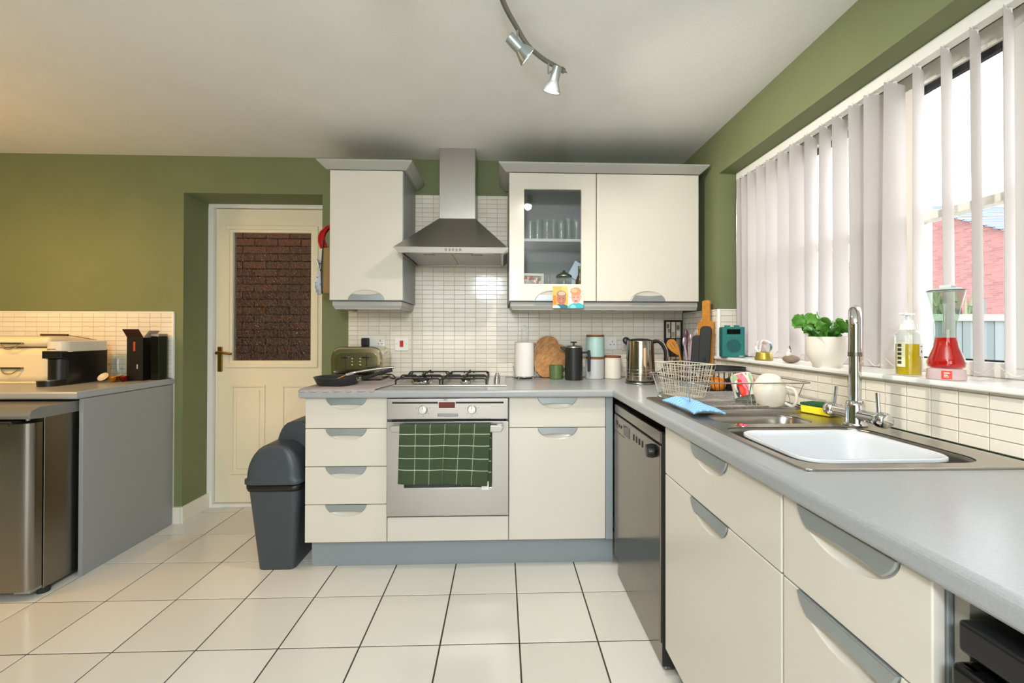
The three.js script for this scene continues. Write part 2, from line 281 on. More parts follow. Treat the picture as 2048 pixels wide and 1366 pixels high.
{
  const h = thing('neighbour_house', 'pinkish red brick house with a blue-grey slate gable roof beyond the fence', 'house', [17.3, -0.15, -14]);
  const brick = data(512, (x, y) => { const r = Math.floor(y * 16), fx = (x * 8 + (r % 2) * 0.5) % 1, fy = (y * 16) % 1; if (fx < 0.045 || fy < 0.13) return [0.62, 0.48, 0.47]; const k = 0.9 + 0.2 * n16(Math.floor(x * 8 + (r % 2) * 0.5) / 8.1, r / 16.1); return [0.60 * k, 0.41 * k, 0.40 * k]; }, true, 0.55, 0.83);
  const bm = std(0xffffff, 0.9, 0, { map: brick });
  const gable = ext([[-3.5, 0], [3.5, 0], [3.5, 4.6], [0, 6.5], [-3.5, 4.6]], 9.5, 0);
  mesh('wall', muv(gable.rotateY(PI / 2)), bm, h);
  const sl = [0x7f8fa3, 0x8795a6, 0x76869b].map((c) => std(c, 0.6));
  const L = Math.hypot(3.8, 2.063), ang = Math.atan2(2.063, 3.8);
  for (const s of [1, -1]) for (let k = 0; k < 16; k++) {
    const m = mesh('slate_course', new THREE.BoxGeometry(9.9, 0.05, L / 16 + 0.06), sl[k % 3], h); const q = (k + 0.5) / 16;
    m.position.set(4.75, 6.56 - 2.063 * q + 0.03, s * 3.8 * q); m.rotation.x = s * (ang - 0.1);
  }
  mesh('ridge', rod(V(-0.2, 6.6, 0), V(9.7, 6.6, 0), 0.1, 8), sl[2], h);
  for (const z of [-1.4, 1.2]) mesh('window', [bb(-0.02, 0.03, 1.2, 2.3, z - 0.45, z + 0.45, 0)], M.blackGloss, h);
}
{ // frosted shrub over the fence
  const s = thing('garden_shrub', 'feathery green shrub rising above the garden fence', 'shrub', [8.6, -0.15, -5.2]);
  const lm = std(0x7c8c66, 0.95), parts = [];
  for (let i = 0; i < 150; i++) { const a = rr(0, 6.28), q = rr(0, 0.7), y = rr(1.2, 2.2); parts.push(at(new THREE.ConeGeometry(0.03, rr(0.3, 0.55), 4), Math.cos(a) * q, y - 0.2 * q, Math.sin(a) * q * 0.5, rr(-0.4, 0.4), 0, rr(-0.5, 0.5))); }
  mesh('foliage', parts, lm, s); mesh('stem', cyl(0.05, 0.03, 1.5, 0, 0, 0, 8), std(0x6b5f50, 0.9), s);
}
// ---------------------------------------------------------------- fitted units
const csg = new Evaluator(); csg.useGroups = false; csg.attributes = ['position', 'normal', 'uv'];
const frontCache = {};
// a slab front with a scooped finger hole at its top (1), bottom (-1) or none (0); centred in x, y from 0 to h, face at z = 0
function front(w, h, side, t = 0.018) {
  const key = [w, h, side].join();
  if (frontCache[key]) return frontCache[key];
  const base = new RoundedBoxGeometry(w, h, t, 2, 0.0025).translate(0, h / 2, -t / 2);
  if (!side) return frontCache[key] = clean(base);
  const e = new THREE.SphereGeometry(1, 48, 32); e.scale(0.101, 0.06, 0.0158); e.translate(0, side > 0 ? h + 0.002 : -0.002, 0.001);
  const a = new Brush(base), b = new Brush(e); a.updateMatrixWorld(); b.updateMatrixWorld();
  return frontCache[key] = clean(csg.evaluate(a, b, SUBTRACTION).geometry);
}
const gripShape = () => { const s = new THREE.Shape(); s.moveTo(-0.097, 0); s.lineTo(0.097, 0); s.quadraticCurveTo(0.09, -0.02, 0.074, -0.031); s.quadraticCurveTo(0, -0.021, -0.074, -0.031); s.quadraticCurveTo(-0.09, -0.02, -0.097, 0); return s; };
const gripGeo = clean(ext(gripShape(), 0.011, 0.0025, 12));
function addFront(name, parent, w, h, y, z, side, x = 0) {
  const d = mesh(name, front(w, h, side), M.cream, parent); d.position.set(x, y, z);
  if (side) { const g = mesh('handle', gripGeo, M.alu, d); g.position.set(0, side > 0 ? h - 0.001 : 0.001, -0.006); if (side < 0) g.rotation.z = PI; g.userData.label = 'brushed grey curved grip'; }
  return d;
}
const ZD = 0.58;                                                     // door faces of the cooker run
{
  const u = thing('drawer_unit', 'cream base unit of four drawers beside the grey bin', 'cabinet', [-0.767, 0, 0]);
  mesh('body', bb(-0.2, 0.2, 0.15, 0.862, 0.01, ZD - 0.019), M.carcass, u);
  for (const [a, b] of [[0.712, 0.861], [0.525, 0.709], [0.339, 0.522], [0.153, 0.336]]) addFront('drawer', u, 0.397, b - a, a, ZD, 1);
}
{
  const u = thing('oven_housing', 'cream filler panel unit carrying the built-in oven', 'cabinet', [-0.267, 0, 0]);
  mesh('body', [bb(-0.3, -0.284, 0.15, 0.862, 0.01, ZD - 0.019), bb(0.284, 0.3, 0.15, 0.862, 0.01, ZD - 0.019), bb(-0.284, 0.284, 0.15, 0.27, 0.01, ZD - 0.019)], M.carcass, u);
  addFront('panel', u, 0.597, 0.118, 0.153, ZD, 0);
}
{
  const u = thing('base_cabinet', 'cream base cabinet with one drawer over a door by the oven', 'cabinet', [0.283, 0, 0]);
  mesh('body', bb(-0.25, 0.236, 0.15, 0.862, 0.01, ZD - 0.019), M.carcass, u);
  addFront('drawer', u, 0.484, 0.149, 0.712, ZD, 1, -0.006); addFront('door', u, 0.484, 0.556, 0.153, ZD, 1, -0.006);
}
one('corner_post', 'blue-grey corner post between base cabinet and dishwasher', 'filler', bb(0.521, 0.556, 0.15, 0.862, 0.52, ZD + 0.002, 0.002), M.greyBlue);
one('plinth', 'blue-grey kickboard under the cooker run units', 'plinth', [bb(-0.962, 0.575, 0.0, 0.149, 0.495, 0.511, 0.0015), bb(-0.962, -0.946, 0, 0.149, 0.02, 0.495, 0)], M.greyBlue);
// right-hand run, turned so that local x runs along the wall and local z comes out of it
const XR = XW - 0.011, FR = XR - 0.56;
function runUnit(name, label, z0, z1, parts) {
  const u = thing(name, label, 'cabinet', [XR, 0, (z0 + z1) / 2], -PI / 2), w = (z1 - z0) / 2;
  mesh('body', bb(-w, w, 0.15, parts.top ?? 0.862, 0.002, FR - 0.019), M.carcass, u);
  addFront('drawer', u, w * 2 - 0.003, 0.158, 0.703, FR, 1); addFront('door', u, w * 2 - 0.003, 0.597, 0.103, FR, 1);
  return u;
}
runUnit('sink_cabinet', 'cream drawer-and-door cabinet under the sink beside the dishwasher', 1.237, 1.831, { top: 0.70 });
runUnit('sink_cabinet', 'narrow cream drawer-and-door cabinet between sink cabinet and black refrigerator', 1.833, 2.122, { top: 0.862 });
one('plinth', 'blue-grey kickboard under the sink cabinets', 'plinth', bb(0.625, 0.641, 0, 0.1, 1.237, 2.122, 0.0015), M.greyBlue);
one('end_panel', 'grey panel edge between narrow cream cabinet and black refrigerator', 'panel', bb(0.585, XR - 0.002, 0, 0.862, 2.124, 2.142, 0.001), M.trimGrey);
// worktops
function slab(pts, holes, y0, y1, b = 0.011) {
  const s = new THREE.Shape(pts.map(([x, z]) => new THREE.Vector2(x, -z)));
  for (const h of holes) s.holes.push(new THREE.Path(h.map(([x, z]) => new THREE.Vector2(x, -z))));
  const g = new THREE.ExtrudeGeometry(s, { depth: y1 - y0 - 2 * b, bevelEnabled: true, bevelSize: b, bevelThickness: b, bevelOffset: -b, bevelSegments: 4, curveSegments: 6 });
  return muv(g.rotateX(-PI / 2).translate(0, y0 + b, 0));
}
one('worktop', 'grey laminate L-shaped worktop around the hob and sink', 'worktop', slab([[-0.985, 0.011], [XR - 0.001, 0.011], [XR - 0.001, 3.1], [0.546, 3.1], [0.546, 0.612], [-0.985, 0.612]], [[[0.63, 0.88], [0.63, 1.81], [1.105, 1.81], [1.105, 0.88]]], 0.864, T), M.worktop);
one('worktop', 'grey laminate worktop carrying the coffee machine and bread bin', 'worktop', slab([[-3.6, 0.012], [-2.03, 0.012], [-2.03, 0.6], [-3.6, 0.6]], [], 0.861, 0.898), M.worktop);
one('end_panel', 'large flat grey end panel beside the steel fridge', 'panel', bb(-2.053, -2.033, 0, 0.86, 0.018, 0.566, 0.0015), M.carcass);
// wall cupboards
const ZU = 0.338;
function upper(name, label, x0, x1) {
  const u = thing(name, label, 'cabinet', [(x0 + x1) / 2, 1.36, 0]); return [u, (x1 - x0) / 2];
}
{
  const [u, w] = upper('wall_cupboard', 'single cream wall cupboard on the door side of the hood', -0.953, -0.552);
  mesh('body', bb(-w, w, 0, 0.722, 0.01, ZU - 0.019), M.carcass, u); addFront('door', u, 2 * w - 0.003, 0.717, 0.003, ZU, -1);
}
{
  const [u, w] = upper('wall_cupboard', 'plain cream wall cupboard next to the glazed cupboard', 0.529, 1.114);
  mesh('body', bb(-w, w, 0, 0.722, 0.01, ZU - 0.019), M.carcass, u); addFront('door', u, 2 * w - 0.003, 0.717, 0.003, ZU, -1);
}
{
  const [u, w] = upper('glazed_cupboard', 'cream wall cupboard with a glazed door beside the hood', 0.036, 0.527);
  const b = M.carcass;
  mesh('body', [bb(-w, -w + 0.016, 0, 0.722, 0.01, ZU - 0.019), bb(w - 0.016, w, 0, 0.722, 0.01, ZU - 0.019), bb(-w + 0.016, w - 0.016, 0, 0.016, 0.01, ZU - 0.019, 0), bb(-w + 0.016, w - 0.016, 0.706, 0.722, 0.01, ZU - 0.019, 0), bb(-w + 0.016, w - 0.016, 0.016, 0.706, 0.01, 0.016, 0)], b, u);
  mesh('shelf', bb(-w + 0.017, w - 0.017, 0.345, 0.361, 0.017, ZU - 0.04), b, u);
  const d = mesh('door', (() => {
    const a = new Brush(front(2 * w - 0.003, 0.717, -1)), c = new Brush(ext(rrect(0.322, 0.533, 0.006, 0, 0.361), 0.05, 0).translate(0, 0, -0.03)); a.updateMatrixWorld(); c.updateMatrixWorld();
    return clean(csg.evaluate(a, c, SUBTRACTION).geometry);
  })(), M.cream, u); d.position.set(0, 0.003, ZU);
  const g = mesh('handle', gripGeo, M.alu, d); g.position.set(0, 0.001, -0.006); g.rotation.z = PI;
  mesh('glass_pane', bb(-0.165, 0.165, 0.09, 0.632, -0.012, -0.008, 0), M.glass, d);
}
// cornice and light pelmet: a profile swept along the front with mitred returns
function moulding(x0, x1, prof, leftReturn, rightReturn) {           // prof: [[out, y] ...] closed, out measured from the door face
  const pts = []; const n = prof.length, path = [];
  if (leftReturn) path.push([x0, 0.012, -1, 0]);
  path.push([x0, ZU - 0.018, leftReturn ? -1 : 0, 1]); path.push([x1, ZU - 0.018, rightReturn ? 1 : 0, 1]);
  if (rightReturn) path.push([x1, 0.012, 1, 0]);
  const pos = [], idx = [];
  for (const [x, z, dx, dz] of path) for (const [o, y] of prof) pos.push(x + dx * o, y, z + dz * o);
  for (let k = 0; k < path.length - 1; k++) for (let i = 0; i < n; i++) { const a = k * n + i, b = k * n + (i + 1) % n; idx.push(a, b, b + n, a, b + n, a + n); }
  const cap = (k, f) => { for (let i = 1; i < n - 1; i++) { const q = [k * n, k * n + i, k * n + i + 1]; if (f) q.reverse(); idx.push(...q); } };
  cap(0, false); cap(path.length - 1, true);
  const g = new THREE.BufferGeometry(); g.setAttribute('position', new THREE.Float32BufferAttribute(pos, 3)); g.setIndex(idx);
  const o = g.toNonIndexed(); o.computeVertexNormals(); return clean(o);
}
const cornice = [[-0.01, 2.084], [0.018, 2.084], [0.055, 2.118], [0.058, 2.126], [-0.01, 2.126]], pelmet = [[-0.012, 1.357], [-0.002, 1.357], [-0.002, 1.335], [-0.012, 1.318], [-0.012, 1.314], [-0.03, 1.314], [-0.03, 1.357]];
one('cornice', 'grey angled cornice on top of the single wall cupboard', 'cornice', moulding(-0.953, -0.552, cornice, true, true), M.trimGrey);
one('cornice', 'long grey angled cornice on top of the two joined wall cupboards', 'cornice', moulding(0.036, 1.1, cornice, true, true), M.trimGrey);
one('pelmet', 'grey light pelmet under the single wall cupboard', 'pelmet', moulding(-0.945, -0.56, pelmet, true, true), M.trimGrey);
one('pelmet', 'long grey light pelmet under the two joined wall cupboards', 'pelmet', moulding(0.044, 1.114, pelmet, true, false), M.trimGrey);

// ---------------------------------------------------------------- cooker hood
{
  const h = thing('cooker_hood', 'stainless steel chimney cooker hood above the hob', 'cooker hood', [-0.27, 1.602, 0]);
  mesh('chimney', bb(-0.107, 0.107, 0.262, HC - 1.602, 0.012, 0.17, 0.002), M.hood, h);
  const frus = (a, b) => { const q = [...a, ...b], pos = []; for (const [i, j, k, l] of [[0, 1, 5, 4], [1, 2, 6, 5], [2, 3, 7, 6], [3, 0, 4, 7], [4, 5, 6, 7], [3, 2, 1, 0]]) for (const n of [i, j, k, i, k, l]) pos.push(...q[n]); const g = new THREE.BufferGeometry(); g.setAttribute('position', new THREE.Float32BufferAttribute(pos, 3)); g.computeVertexNormals(); return muv(g); };
  const rect = (w, y, z0, z1) => [[-w, y, z1], [w, y, z1], [w, y, z0], [-w, y, z0]];
  mesh('canopy', frus(rect(0.299, 0.026, 0.012, 0.482), rect(0.107, 0.264, 0.012, 0.17)), M.hood, h);
  // lip: front band and sloping sides round an open underside
  const lip = [];
  lip.push(frus([[-0.275, 0, 0.474], [0.275, 0, 0.474], [0.275, 0, 0.455], [-0.275, 0, 0.455]], [[-0.3, 0.028, 0.484], [0.3, 0.028, 0.484], [0.3, 0.028, 0.46], [-0.3, 0.028, 0.46]]));
  for (const s of [-1, 1]) lip.push(frus([[s * 0.275, 0, 0.455], [s * 0.262, 0, 0.455], [s * 0.262, 0, 0.012], [s * 0.275, 0, 0.012]], [[s * 0.3, 0.028, 0.46], [s * 0.28, 0.028, 0.46], [s * 0.28, 0.028, 0.012], [s * 0.3, 0.028, 0.012]]));
  lip.push(bb(-0.28, 0.28, 0, 0.02, 0.012, 0.03, 0.001));
  mesh('lip', lip, M.steel, h);
  const fm = std(0xb4b0aa, 0.36, 1, { bumpMap: data(128, (x, y) => ((x * 32) % 1 < 0.4 ? 0 : 1) * ((y * 32) % 1 < 0.4 ? 0 : 1), false, 6, 6), bumpScale: 0.002 });
  for (const s of [-1, 1]) { const f = mesh('grease_filter', bb(s > 0 ? 0.006 : -0.258, s > 0 ? 0.258 : -0.006, 0.008, 0.013, 0.035, 0.4, 0.001), fm, h); mesh('grip', bb(s * 0.13 - 0.03, s * 0.13 + 0.03, 0.004, 0.008, 0.36, 0.38, 0.001), fm, f); }
  mesh('underside', bb(-0.262, 0.262, 0.013, 0.018, 0.03, 0.456, 0), M.hood, h);
  for (const s of [-1, 1]) mesh('lamp_cover', bb(s * 0.17 - 0.06, s * 0.17 + 0.06, 0.007, 0.013, 0.405, 0.445, 0.002), std(0xd6d6d0, 0.3), h);
  for (let i = 0; i < 5; i++) mesh('button', at(cyl(0.0058, 0.0055, 0.008, 0, 0, 0, 14), -0.025 + i * 0.0185, 0.013, 0.478, PI / 2 - 0.33), M.chrome, h);
}
// ---------------------------------------------------------------- oven and hob
{
  const o = thing('built_in_oven', 'stainless steel built-in oven with a red display', 'oven', [-0.267, 0.28, 0]);
  const y = (v) => v - 0.28;
  mesh('cavity', bb(-0.28, 0.28, 0, 0.578, 0.03, 0.575), M.blackMatte, o);
  const cp = mesh('control_panel', bb(-0.297, 0.297, y(0.757), y(0.86), 0.57, 0.597, 0.003), M.steelV, o);
  mesh('vent_slot', bb(-0.272, 0.274, y(0.835), y(0.8435), 0.594, 0.5976, 0), M.blackMatte, cp);
  const logo = canvas(256, 128, (c, w, h) => { c.clearRect(0, 0, w, h); c.fillStyle = '#b6b4af'; c.fillRect(0, 0, w, h); c.fillStyle = '#3a3a3a'; c.font = 'bold 92px sans-serif'; c.textAlign = 'center'; c.fillText('AEG', 128, 98); });
  mesh('emblem', at(new THREE.PlaneGeometry(0.024, 0.011), -0.013, y(0.853), 0.5975), std(0xffffff, 0.4, 0.3, { map: logo }), cp);
  const d = mesh('display', bb(-0.045, 0.035, y(0.813), y(0.8425), 0.595, 0.5992, 0.001), std(0x5d1714, 0.12, 0, { emissive: 0x4a0a08, emissiveIntensity: 0.25 }), cp); d.userData.label = 'dark red digital display';
  mesh('bezel', [bb(-0.048, 0.038, y(0.81), y(0.813), 0.595, 0.6, 0), bb(-0.048, 0.038, y(0.8425), y(0.8455), 0.595, 0.6, 0), bb(-0.048, -0.045, y(0.813), y(0.8425), 0.595, 0.6, 0), bb(0.035, 0.038, y(0.813), y(0.8425), 0.595, 0.6, 0)], std(0xd5cfc8, 0.3, 0.4), d);
  mesh('button_bar', bb(-0.05, 0.05, y(0.772), y(0.786), 0.595, 0.602, 0.002), std(0x8f8f8c, 0.4, 0.8), cp);
  for (const x of [-0.121, 0.118]) {
    const k = mesh('knob', at(lathe([[0.0001, 0.022], [0.017, 0.022], [0.02, 0.02], [0.022, 0.004], [0.0235, 0]], 28), x, y(0.806), 0.597, PI / 2), std(0xd9d6cf, 0.3, 0.5), cp);
    mesh('pointer', bb(x - 0.0012, x + 0.0012, y(0.81), y(0.824), 0.6185, 0.6198, 0), M.blackMatte, k);
    for (let i = 0; i < 7; i++) { const a = 0.4 + i * 0.9; mesh('dial_mark', at(new THREE.CircleGeometry(0.0018, 8), x + Math.sin(a) * 0.033, y(0.806) + Math.cos(a) * 0.033, 0.5974), M.rubber, cp); }
  }
  const os = rrect(0.594, 0.459, 0.004, 0, y(0.5145)); os.holes.push(new THREE.Path([[-0.215, y(0.42)], [0.218, y(0.42)], [0.218, y(0.7)], [-0.215, y(0.7)]].map(([p, q]) => new THREE.Vector2(p, q))));
  const dr = mesh('door', muv(ext(os, 0.025, 0.002)).translate(0, 0, 0.572), M.steelV, o);
  mesh('door_glass', bb(-0.215, 0.218, y(0.419), y(0.701), 0.585, 0.5955, 0), std(0x15130f, 0.04), dr);
  const hp = [[-0.272, 0.002], [-0.262, -0.018], [-0.2, -0.021], [0.2, -0.021], [0.262, -0.018], [0.272, 0.002], [0.26, 0.006], [-0.26, 0.006]];
  mesh('handle', [at(ext(hp, 0.014, 0.003), 0, y(0.726), 0.628), bb(-0.268, -0.24, y(0.712), y(0.728), 0.595, 0.632, 0.003), bb(0.24, 0.268, y(0.712), y(0.728), 0.595, 0.632, 0.003)], std(0xb5b0a8, 0.3, 0.9), dr);
}
{ // tea towel over the oven handle
  const lines = canvas(512, 512, (c, w, h) => {
    c.fillStyle = '#44553a'; c.fillRect(0, 0, w, h);
    for (let i = 0; i < 9000; i++) { c.fillStyle = ['#3b4c32', '#4c5e40', '#425438', '#465836'][Math.floor(rnd() * 4)]; c.fillRect(rnd() * w, rnd() * h, 3, 3); }
    c.fillStyle = '#d5dcbf';
    for (const y of [0.232, 0.417, 0.62, 0.806]) c.fillRect(0, (1 - y) * h - 3, w, 6);
    for (const x of [0.175, 0.335, 0.497, 0.66, 0.825]) for (let y = 0; y < h; y += 9) c.fillRect(x * w - 2, y, 4, 5);
  });
  const fab = data(128, () => rnd(), false, 12, 12);
  const mat = std(0xffffff, 0.95, 0, { map: lines, bumpMap: fab, bumpScale: 0.0012, sheen: 0.3 });
  const t = thing('tea_towel', 'green checked terry tea towel hung over the oven handle', 'towel', [-0.267, 0.44, 0]);
  const f = sheet((u, v) => {                                        // v: 0 at the front hem, up and over the bar
    const s = v * 0.3, x0 = -0.222 + 0.434 * u + (1 - v) * (u < 0.5 ? -0.006 : -0.016), wv = 0.003 * Math.sin(u * 9 + 1) * (1 - v) + 0.002 * Math.sin(u * 23);
    const sag = -0.006 + 0.014 * u + 0.003 * Math.sin(u * 7);
    if (s < 0.278) return V(x0, 0.018 - sag + s * (0.276 + sag) / 0.278, 0.6495 + wv + 0.004 * (1 - v));
    const a = (s - 0.278) / 0.022 * PI; return V(x0, 0.294 + 0.009 * Math.sin(a), 0.6385 + 0.011 * Math.cos(a) + wv * (1 - a / PI));
  }, 40, 40, 0.004);
  mesh('front_fold', f, mat, t);
  mesh('back_fold', sheet((u, v) => V(-0.205 + 0.42 * u, 0.002 + 0.006 * Math.sin(u * 5) + v * 0.292, 0.6195 + 0.003 * Math.sin(u * 11) + 0.006 * v), 30, 12, 0.004), mat, t);
  mesh('care_label', bb(0.168, 0.202, -0.02, 0.02, 0.6225, 0.6235, 0), M.white, t);
}
{
  const h = thing('gas_hob', 'stainless steel four-burner gas hob with black iron supports', 'hob', [-0.275, T, 0.25]);
  mesh('tray', slab([[-0.298, -0.215], [0.296, -0.215], [0.296, 0.215], [-0.298, 0.215]], [], 0, 0.008, 0.0035), M.steel, h);
  const spots = [[-0.17, -0.105, 0.034], [-0.17, 0.1, 0.048], [0.075, -0.105, 0.042], [0.075, 0.1, 0.028]];
  for (const [x, z, r] of spots) { const b = mesh('burner', [cyl(r * 1.25, r * 1.15, 0.006, x, 0.008, z), cyl(r * 0.9, r * 0.85, 0.01, x, 0.014, z)], M.chrome, h); mesh('burner_cap', [cyl(r, r * 0.96, 0.006, x, 0.022, z)], M.castIron, b); }
  for (const cx of [-0.17, 0.075]) {
    const g = [], r = 0.0045, y = 0.042;
    const P = (a, b, c) => V(a, b, c);
    const x0 = cx - 0.115, x1 = cx + 0.115;
    for (const z of [-0.2, 0.198]) g.push(poly([P(x0, 0.009, z), P(x0, y - 0.008, z), P(x0 + 0.012, y - 0.002, z), P(x1 - 0.012, y - 0.002, z), P(x1, y - 0.008, z), P(x1, 0.009, z)], r));
    for (const x of [x0, x1]) g.push(poly([P(x, y - 0.012, -0.2), P(x, y - 0.012, 0.198)], r));
    for (const zc of [-0.105, 0.1]) for (let k = 0; k < 4; k++) {
      const a = k * PI / 2, dx = Math.cos(a), dz = Math.sin(a), L = k % 2 ? 0.097 : 0.115;
      g.push(poly([P(cx + dx * L, y - 0.01, zc + dz * L), P(cx + dx * L * 0.9, y + 0.006, zc + dz * L * 0.9), P(cx + dx * 0.03, y + 0.006, zc + dz * 0.03), P(cx + dx * 0.026, y - 0.002, zc + dz * 0.026)], r));
    }
    g.push(poly([P(x0, y - 0.012, -0.002), P(x1, y - 0.012, -0.002)], r));
    mesh('pan_support', g, M.castIron, h);
  }
  for (let i = 0; i < 4; i++) mesh('knob', [cyl(0.017, 0.016, 0.02, 0.245, 0.008, -0.1 + i * 0.07), cyl(0.011, 0.0105, 0.012, 0.245, 0.028, -0.1 + i * 0.07)], std(0xc9c5bd, 0.25, 0.9), h);
}
// ---------------------------------------------------------------- dishwasher and refrigerators
{
  const d = thing('dishwasher', 'dark steel freestanding dishwasher under the worktop corner', 'dishwasher', [XR, 0, 0.925], -PI / 2);
  const F = XR - 0.55;
  mesh('body', bb(-0.293, 0.297, 0.02, 0.835, 0.03, F - 0.035), M.blackMatte, d);
  const dm = std(0x857f76, 0.2, 1, { roughnessMap: brushV });
  const dr = mesh('door', bb(-0.293, 0.293, 0.105, 0.79, F - 0.04, F, 0.004), dm, d);
  mesh('side_trim', bb(0.2935, 0.3, 0.03, 0.832, F - 0.05, F - 0.006, 0.001), M.blackMatte, d);
  mesh('top_edge', at(bb(-0.293, 0.293, 0, 0.042, -0.03, 0, 0.004), 0, 0.796, F - 0.002), dm, d);
  mesh('control_strip', [bb(-0.293, 0.293, 0.787, 0.795, F - 0.03, F - 0.008, 0), bb(-0.29, -0.12, 0.712, 0.714, F - 0.002, F + 0.0006, 0)], M.blackMatte, d);
  mesh('display', bb(-0.14, -0.055, 0.725, 0.768, F - 0.002, F + 0.0012, 0), M.blackGloss, dr);
  mesh('power_button', bb(-0.265, -0.235, 0.745, 0.765, F - 0.002, F + 0.002, 0.001), M.blackGloss, dr);
  for (const x of [-0.21, -0.18]) mesh('button', bb(x, x + 0.008, 0.742, 0.756, F - 0.002, F + 0.002, 0.001), M.rubber, dr);
  for (let i = 0; i < 4; i++) mesh('button', bb(0.0 + i * 0.035, 0.012 + i * 0.035, 0.735, 0.76, F - 0.002, F + 0.002, 0.001), M.rubber, dr);
  mesh('dial', at(lathe([[0.0001, 0.024], [0.021, 0.023], [0.023, 0.02], [0.026, 0]], 28), 0.215, 0.752, F, PI / 2), M.blackGloss, dr);
  mesh('kick_plate', at(bb(-0.29, 0.29, 0.004, 0.1, F - 0.06, F - 0.014, 0.012)), dm, d);
}
{
  const f = thing('black_refrigerator', 'black under-counter refrigerator at the near end of the sink run', 'fridge', [XR, 0, 2.45], -PI / 2);
  const F = XR - 0.56, g = std(0x17191b, 0.22);
  mesh('body', bb(-0.29, 0.29, 0.02, 0.8, 0.03, F - 0.04), M.blackMatte, f);
  mesh('top_panel', bb(-0.298, 0.298, 0.797, 0.836, 0.03, F + 0.004, 0.006), g, f);
  const dr = mesh('door', bb(-0.298, 0.298, 0.06, 0.76, F - 0.04, F + 0.006, 0.01), g, f);
  mesh('grip', [bb(-0.298, 0.298, 0.742, 0.786, F - 0.01, F + 0.014, 0.008), bb(-0.298, -0.27, 0.70, 0.786, F - 0.03, F + 0.012, 0.008)], M.blackGloss, dr);
  for (const x of [-0.25, 0.25]) mesh('foot', cyl(0.02, 0.02, 0.022, x, 0, F - 0.06), M.rubber, f);
}
{
  const f = thing('steel_fridge', 'stainless steel under-counter fridge with a rounded grey top', 'fridge', [-2.345, 0, 0]);
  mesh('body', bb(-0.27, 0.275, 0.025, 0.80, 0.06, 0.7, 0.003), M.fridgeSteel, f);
  const g = [];
  const cap = ext([[0.02, 0], [0.69, 0], [0.735, 0.004], [0.742, 0.016], [0.735, 0.034], [0.7, 0.046], [0.02, 0.046]], 0.551, 0.004); g.push(at(cap, 0, 0, 0, 0, -PI / 2));
  mesh('top_panel', at(merge(g), 0.276, 0.80, 0.02), std(0x7b7a74, 0.25), f);
  // bowed door front
  const s = new THREE.Shape(); s.moveTo(-0.272, -0.7); s.lineTo(0.272, -0.7); s.lineTo(0.272, -0.725); s.quadraticCurveTo(0.268, -0.75, 0.235, -0.757); s.quadraticCurveTo(0, -0.775, -0.235, -0.757); s.quadraticCurveTo(-0.268, -0.75, -0.272, -0.725);
  const dg = new THREE.ExtrudeGeometry(s, { depth: 0.735, bevelEnabled: false, curveSegments: 12 }).rotateX(-PI / 2);
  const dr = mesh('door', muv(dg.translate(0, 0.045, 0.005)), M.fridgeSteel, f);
  mesh('grip', bb(-0.26, 0.2, 0.765, 0.79, 0.72, 0.765, 0.006), M.blackMatte, dr);
  mesh('hinge', [bb(0.2, 0.27, 0.03, 0.045, 0.7, 0.75, 0.003), cyl(0.007, 0.007, 0.02, 0.24, 0.79, 0.735, 12)], M.alu, f);
  for (const x of [-0.24, 0.255]) mesh('foot', cyl(0.022, 0.022, 0.025, x, 0, 0.68, 18), M.rubber, f);
}
// ---------------------------------------------------------------- bin
{
  const b = thing('swing_bin', 'dark grey plastic swing bin beside the drawer unit', 'bin', [-1.125, 0, 0.43]);
  const m = std(0x3f464c, 0.42), ringAt = (w, d, y, r = 0.03) => rrect(w, d, r).getPoints(6).map((p) => V(p.x, y, p.y));
  function loft(rs) { const n = rs[0].length, pos = [], idx = []; rs.forEach((r) => r.forEach((p) => pos.push(p.x, p.y, p.z))); for (let k = 0; k < rs.length - 1; k++) for (let i = 0; i < n; i++) { const a = k * n + i, c = k * n + (i + 1) % n; idx.push(a, a + n, c, c, a + n, c + n); } const last = (rs.length - 1) * n; for (let i = 1; i < n - 1; i++) { idx.push(0, i, i + 1); idx.push(last, last + i + 1, last + i); } const g = new THREE.BufferGeometry(); g.setAttribute('position', new THREE.Float32BufferAttribute(pos, 3)); g.setIndex(idx); g.computeVertexNormals(); return g; }
  mesh('body', loft([ringAt(0.175, 0.215, 0), ringAt(0.18, 0.22, 0.004), ringAt(0.255, 0.30, 0.43, 0.045), ringAt(0.262, 0.305, 0.435, 0.045)]), m, b);
  mesh('bin_bag', loft([ringAt(0.262, 0.306, 0.405, 0.045), ringAt(0.27, 0.314, 0.42, 0.045), ringAt(0.27, 0.314, 0.446, 0.045)]), std(0x141517, 0.35), b);
  mesh('lid', (() => { const rs = []; rs.push(ringAt(0.272, 0.314, 0.438, 0.05), ringAt(0.284, 0.325, 0.442, 0.05), ringAt(0.284, 0.325, 0.462, 0.05)); for (let k = 0; k <= 8; k++) { const a = k / 8 * PI / 2; rs.push(ringAt(0.272 * Math.cos(a) * 0.85 + 0.272 * 0.15, 0.315 * Math.cos(a) * 0.2 + 0.315 * 0.8, 0.464 + 0.165 * Math.sin(a), 0.045 * Math.cos(a) + 0.012)); } return loft(rs); })(), m, b);
  const arch = []; for (let k = 0; k <= 7; k++) { const a = k / 7 * PI / 2; arch.push(rrect(0.19 * (0.25 + 0.75 * Math.cos(a)), 0.17, 0.012, 0.045, -0.06).getPoints(6).map((p) => V(p.x, 0.56 + 0.155 * Math.sin(a) + p.x * 0.1, p.y))); }
  mesh('flap', loft(arch), m, b);
}
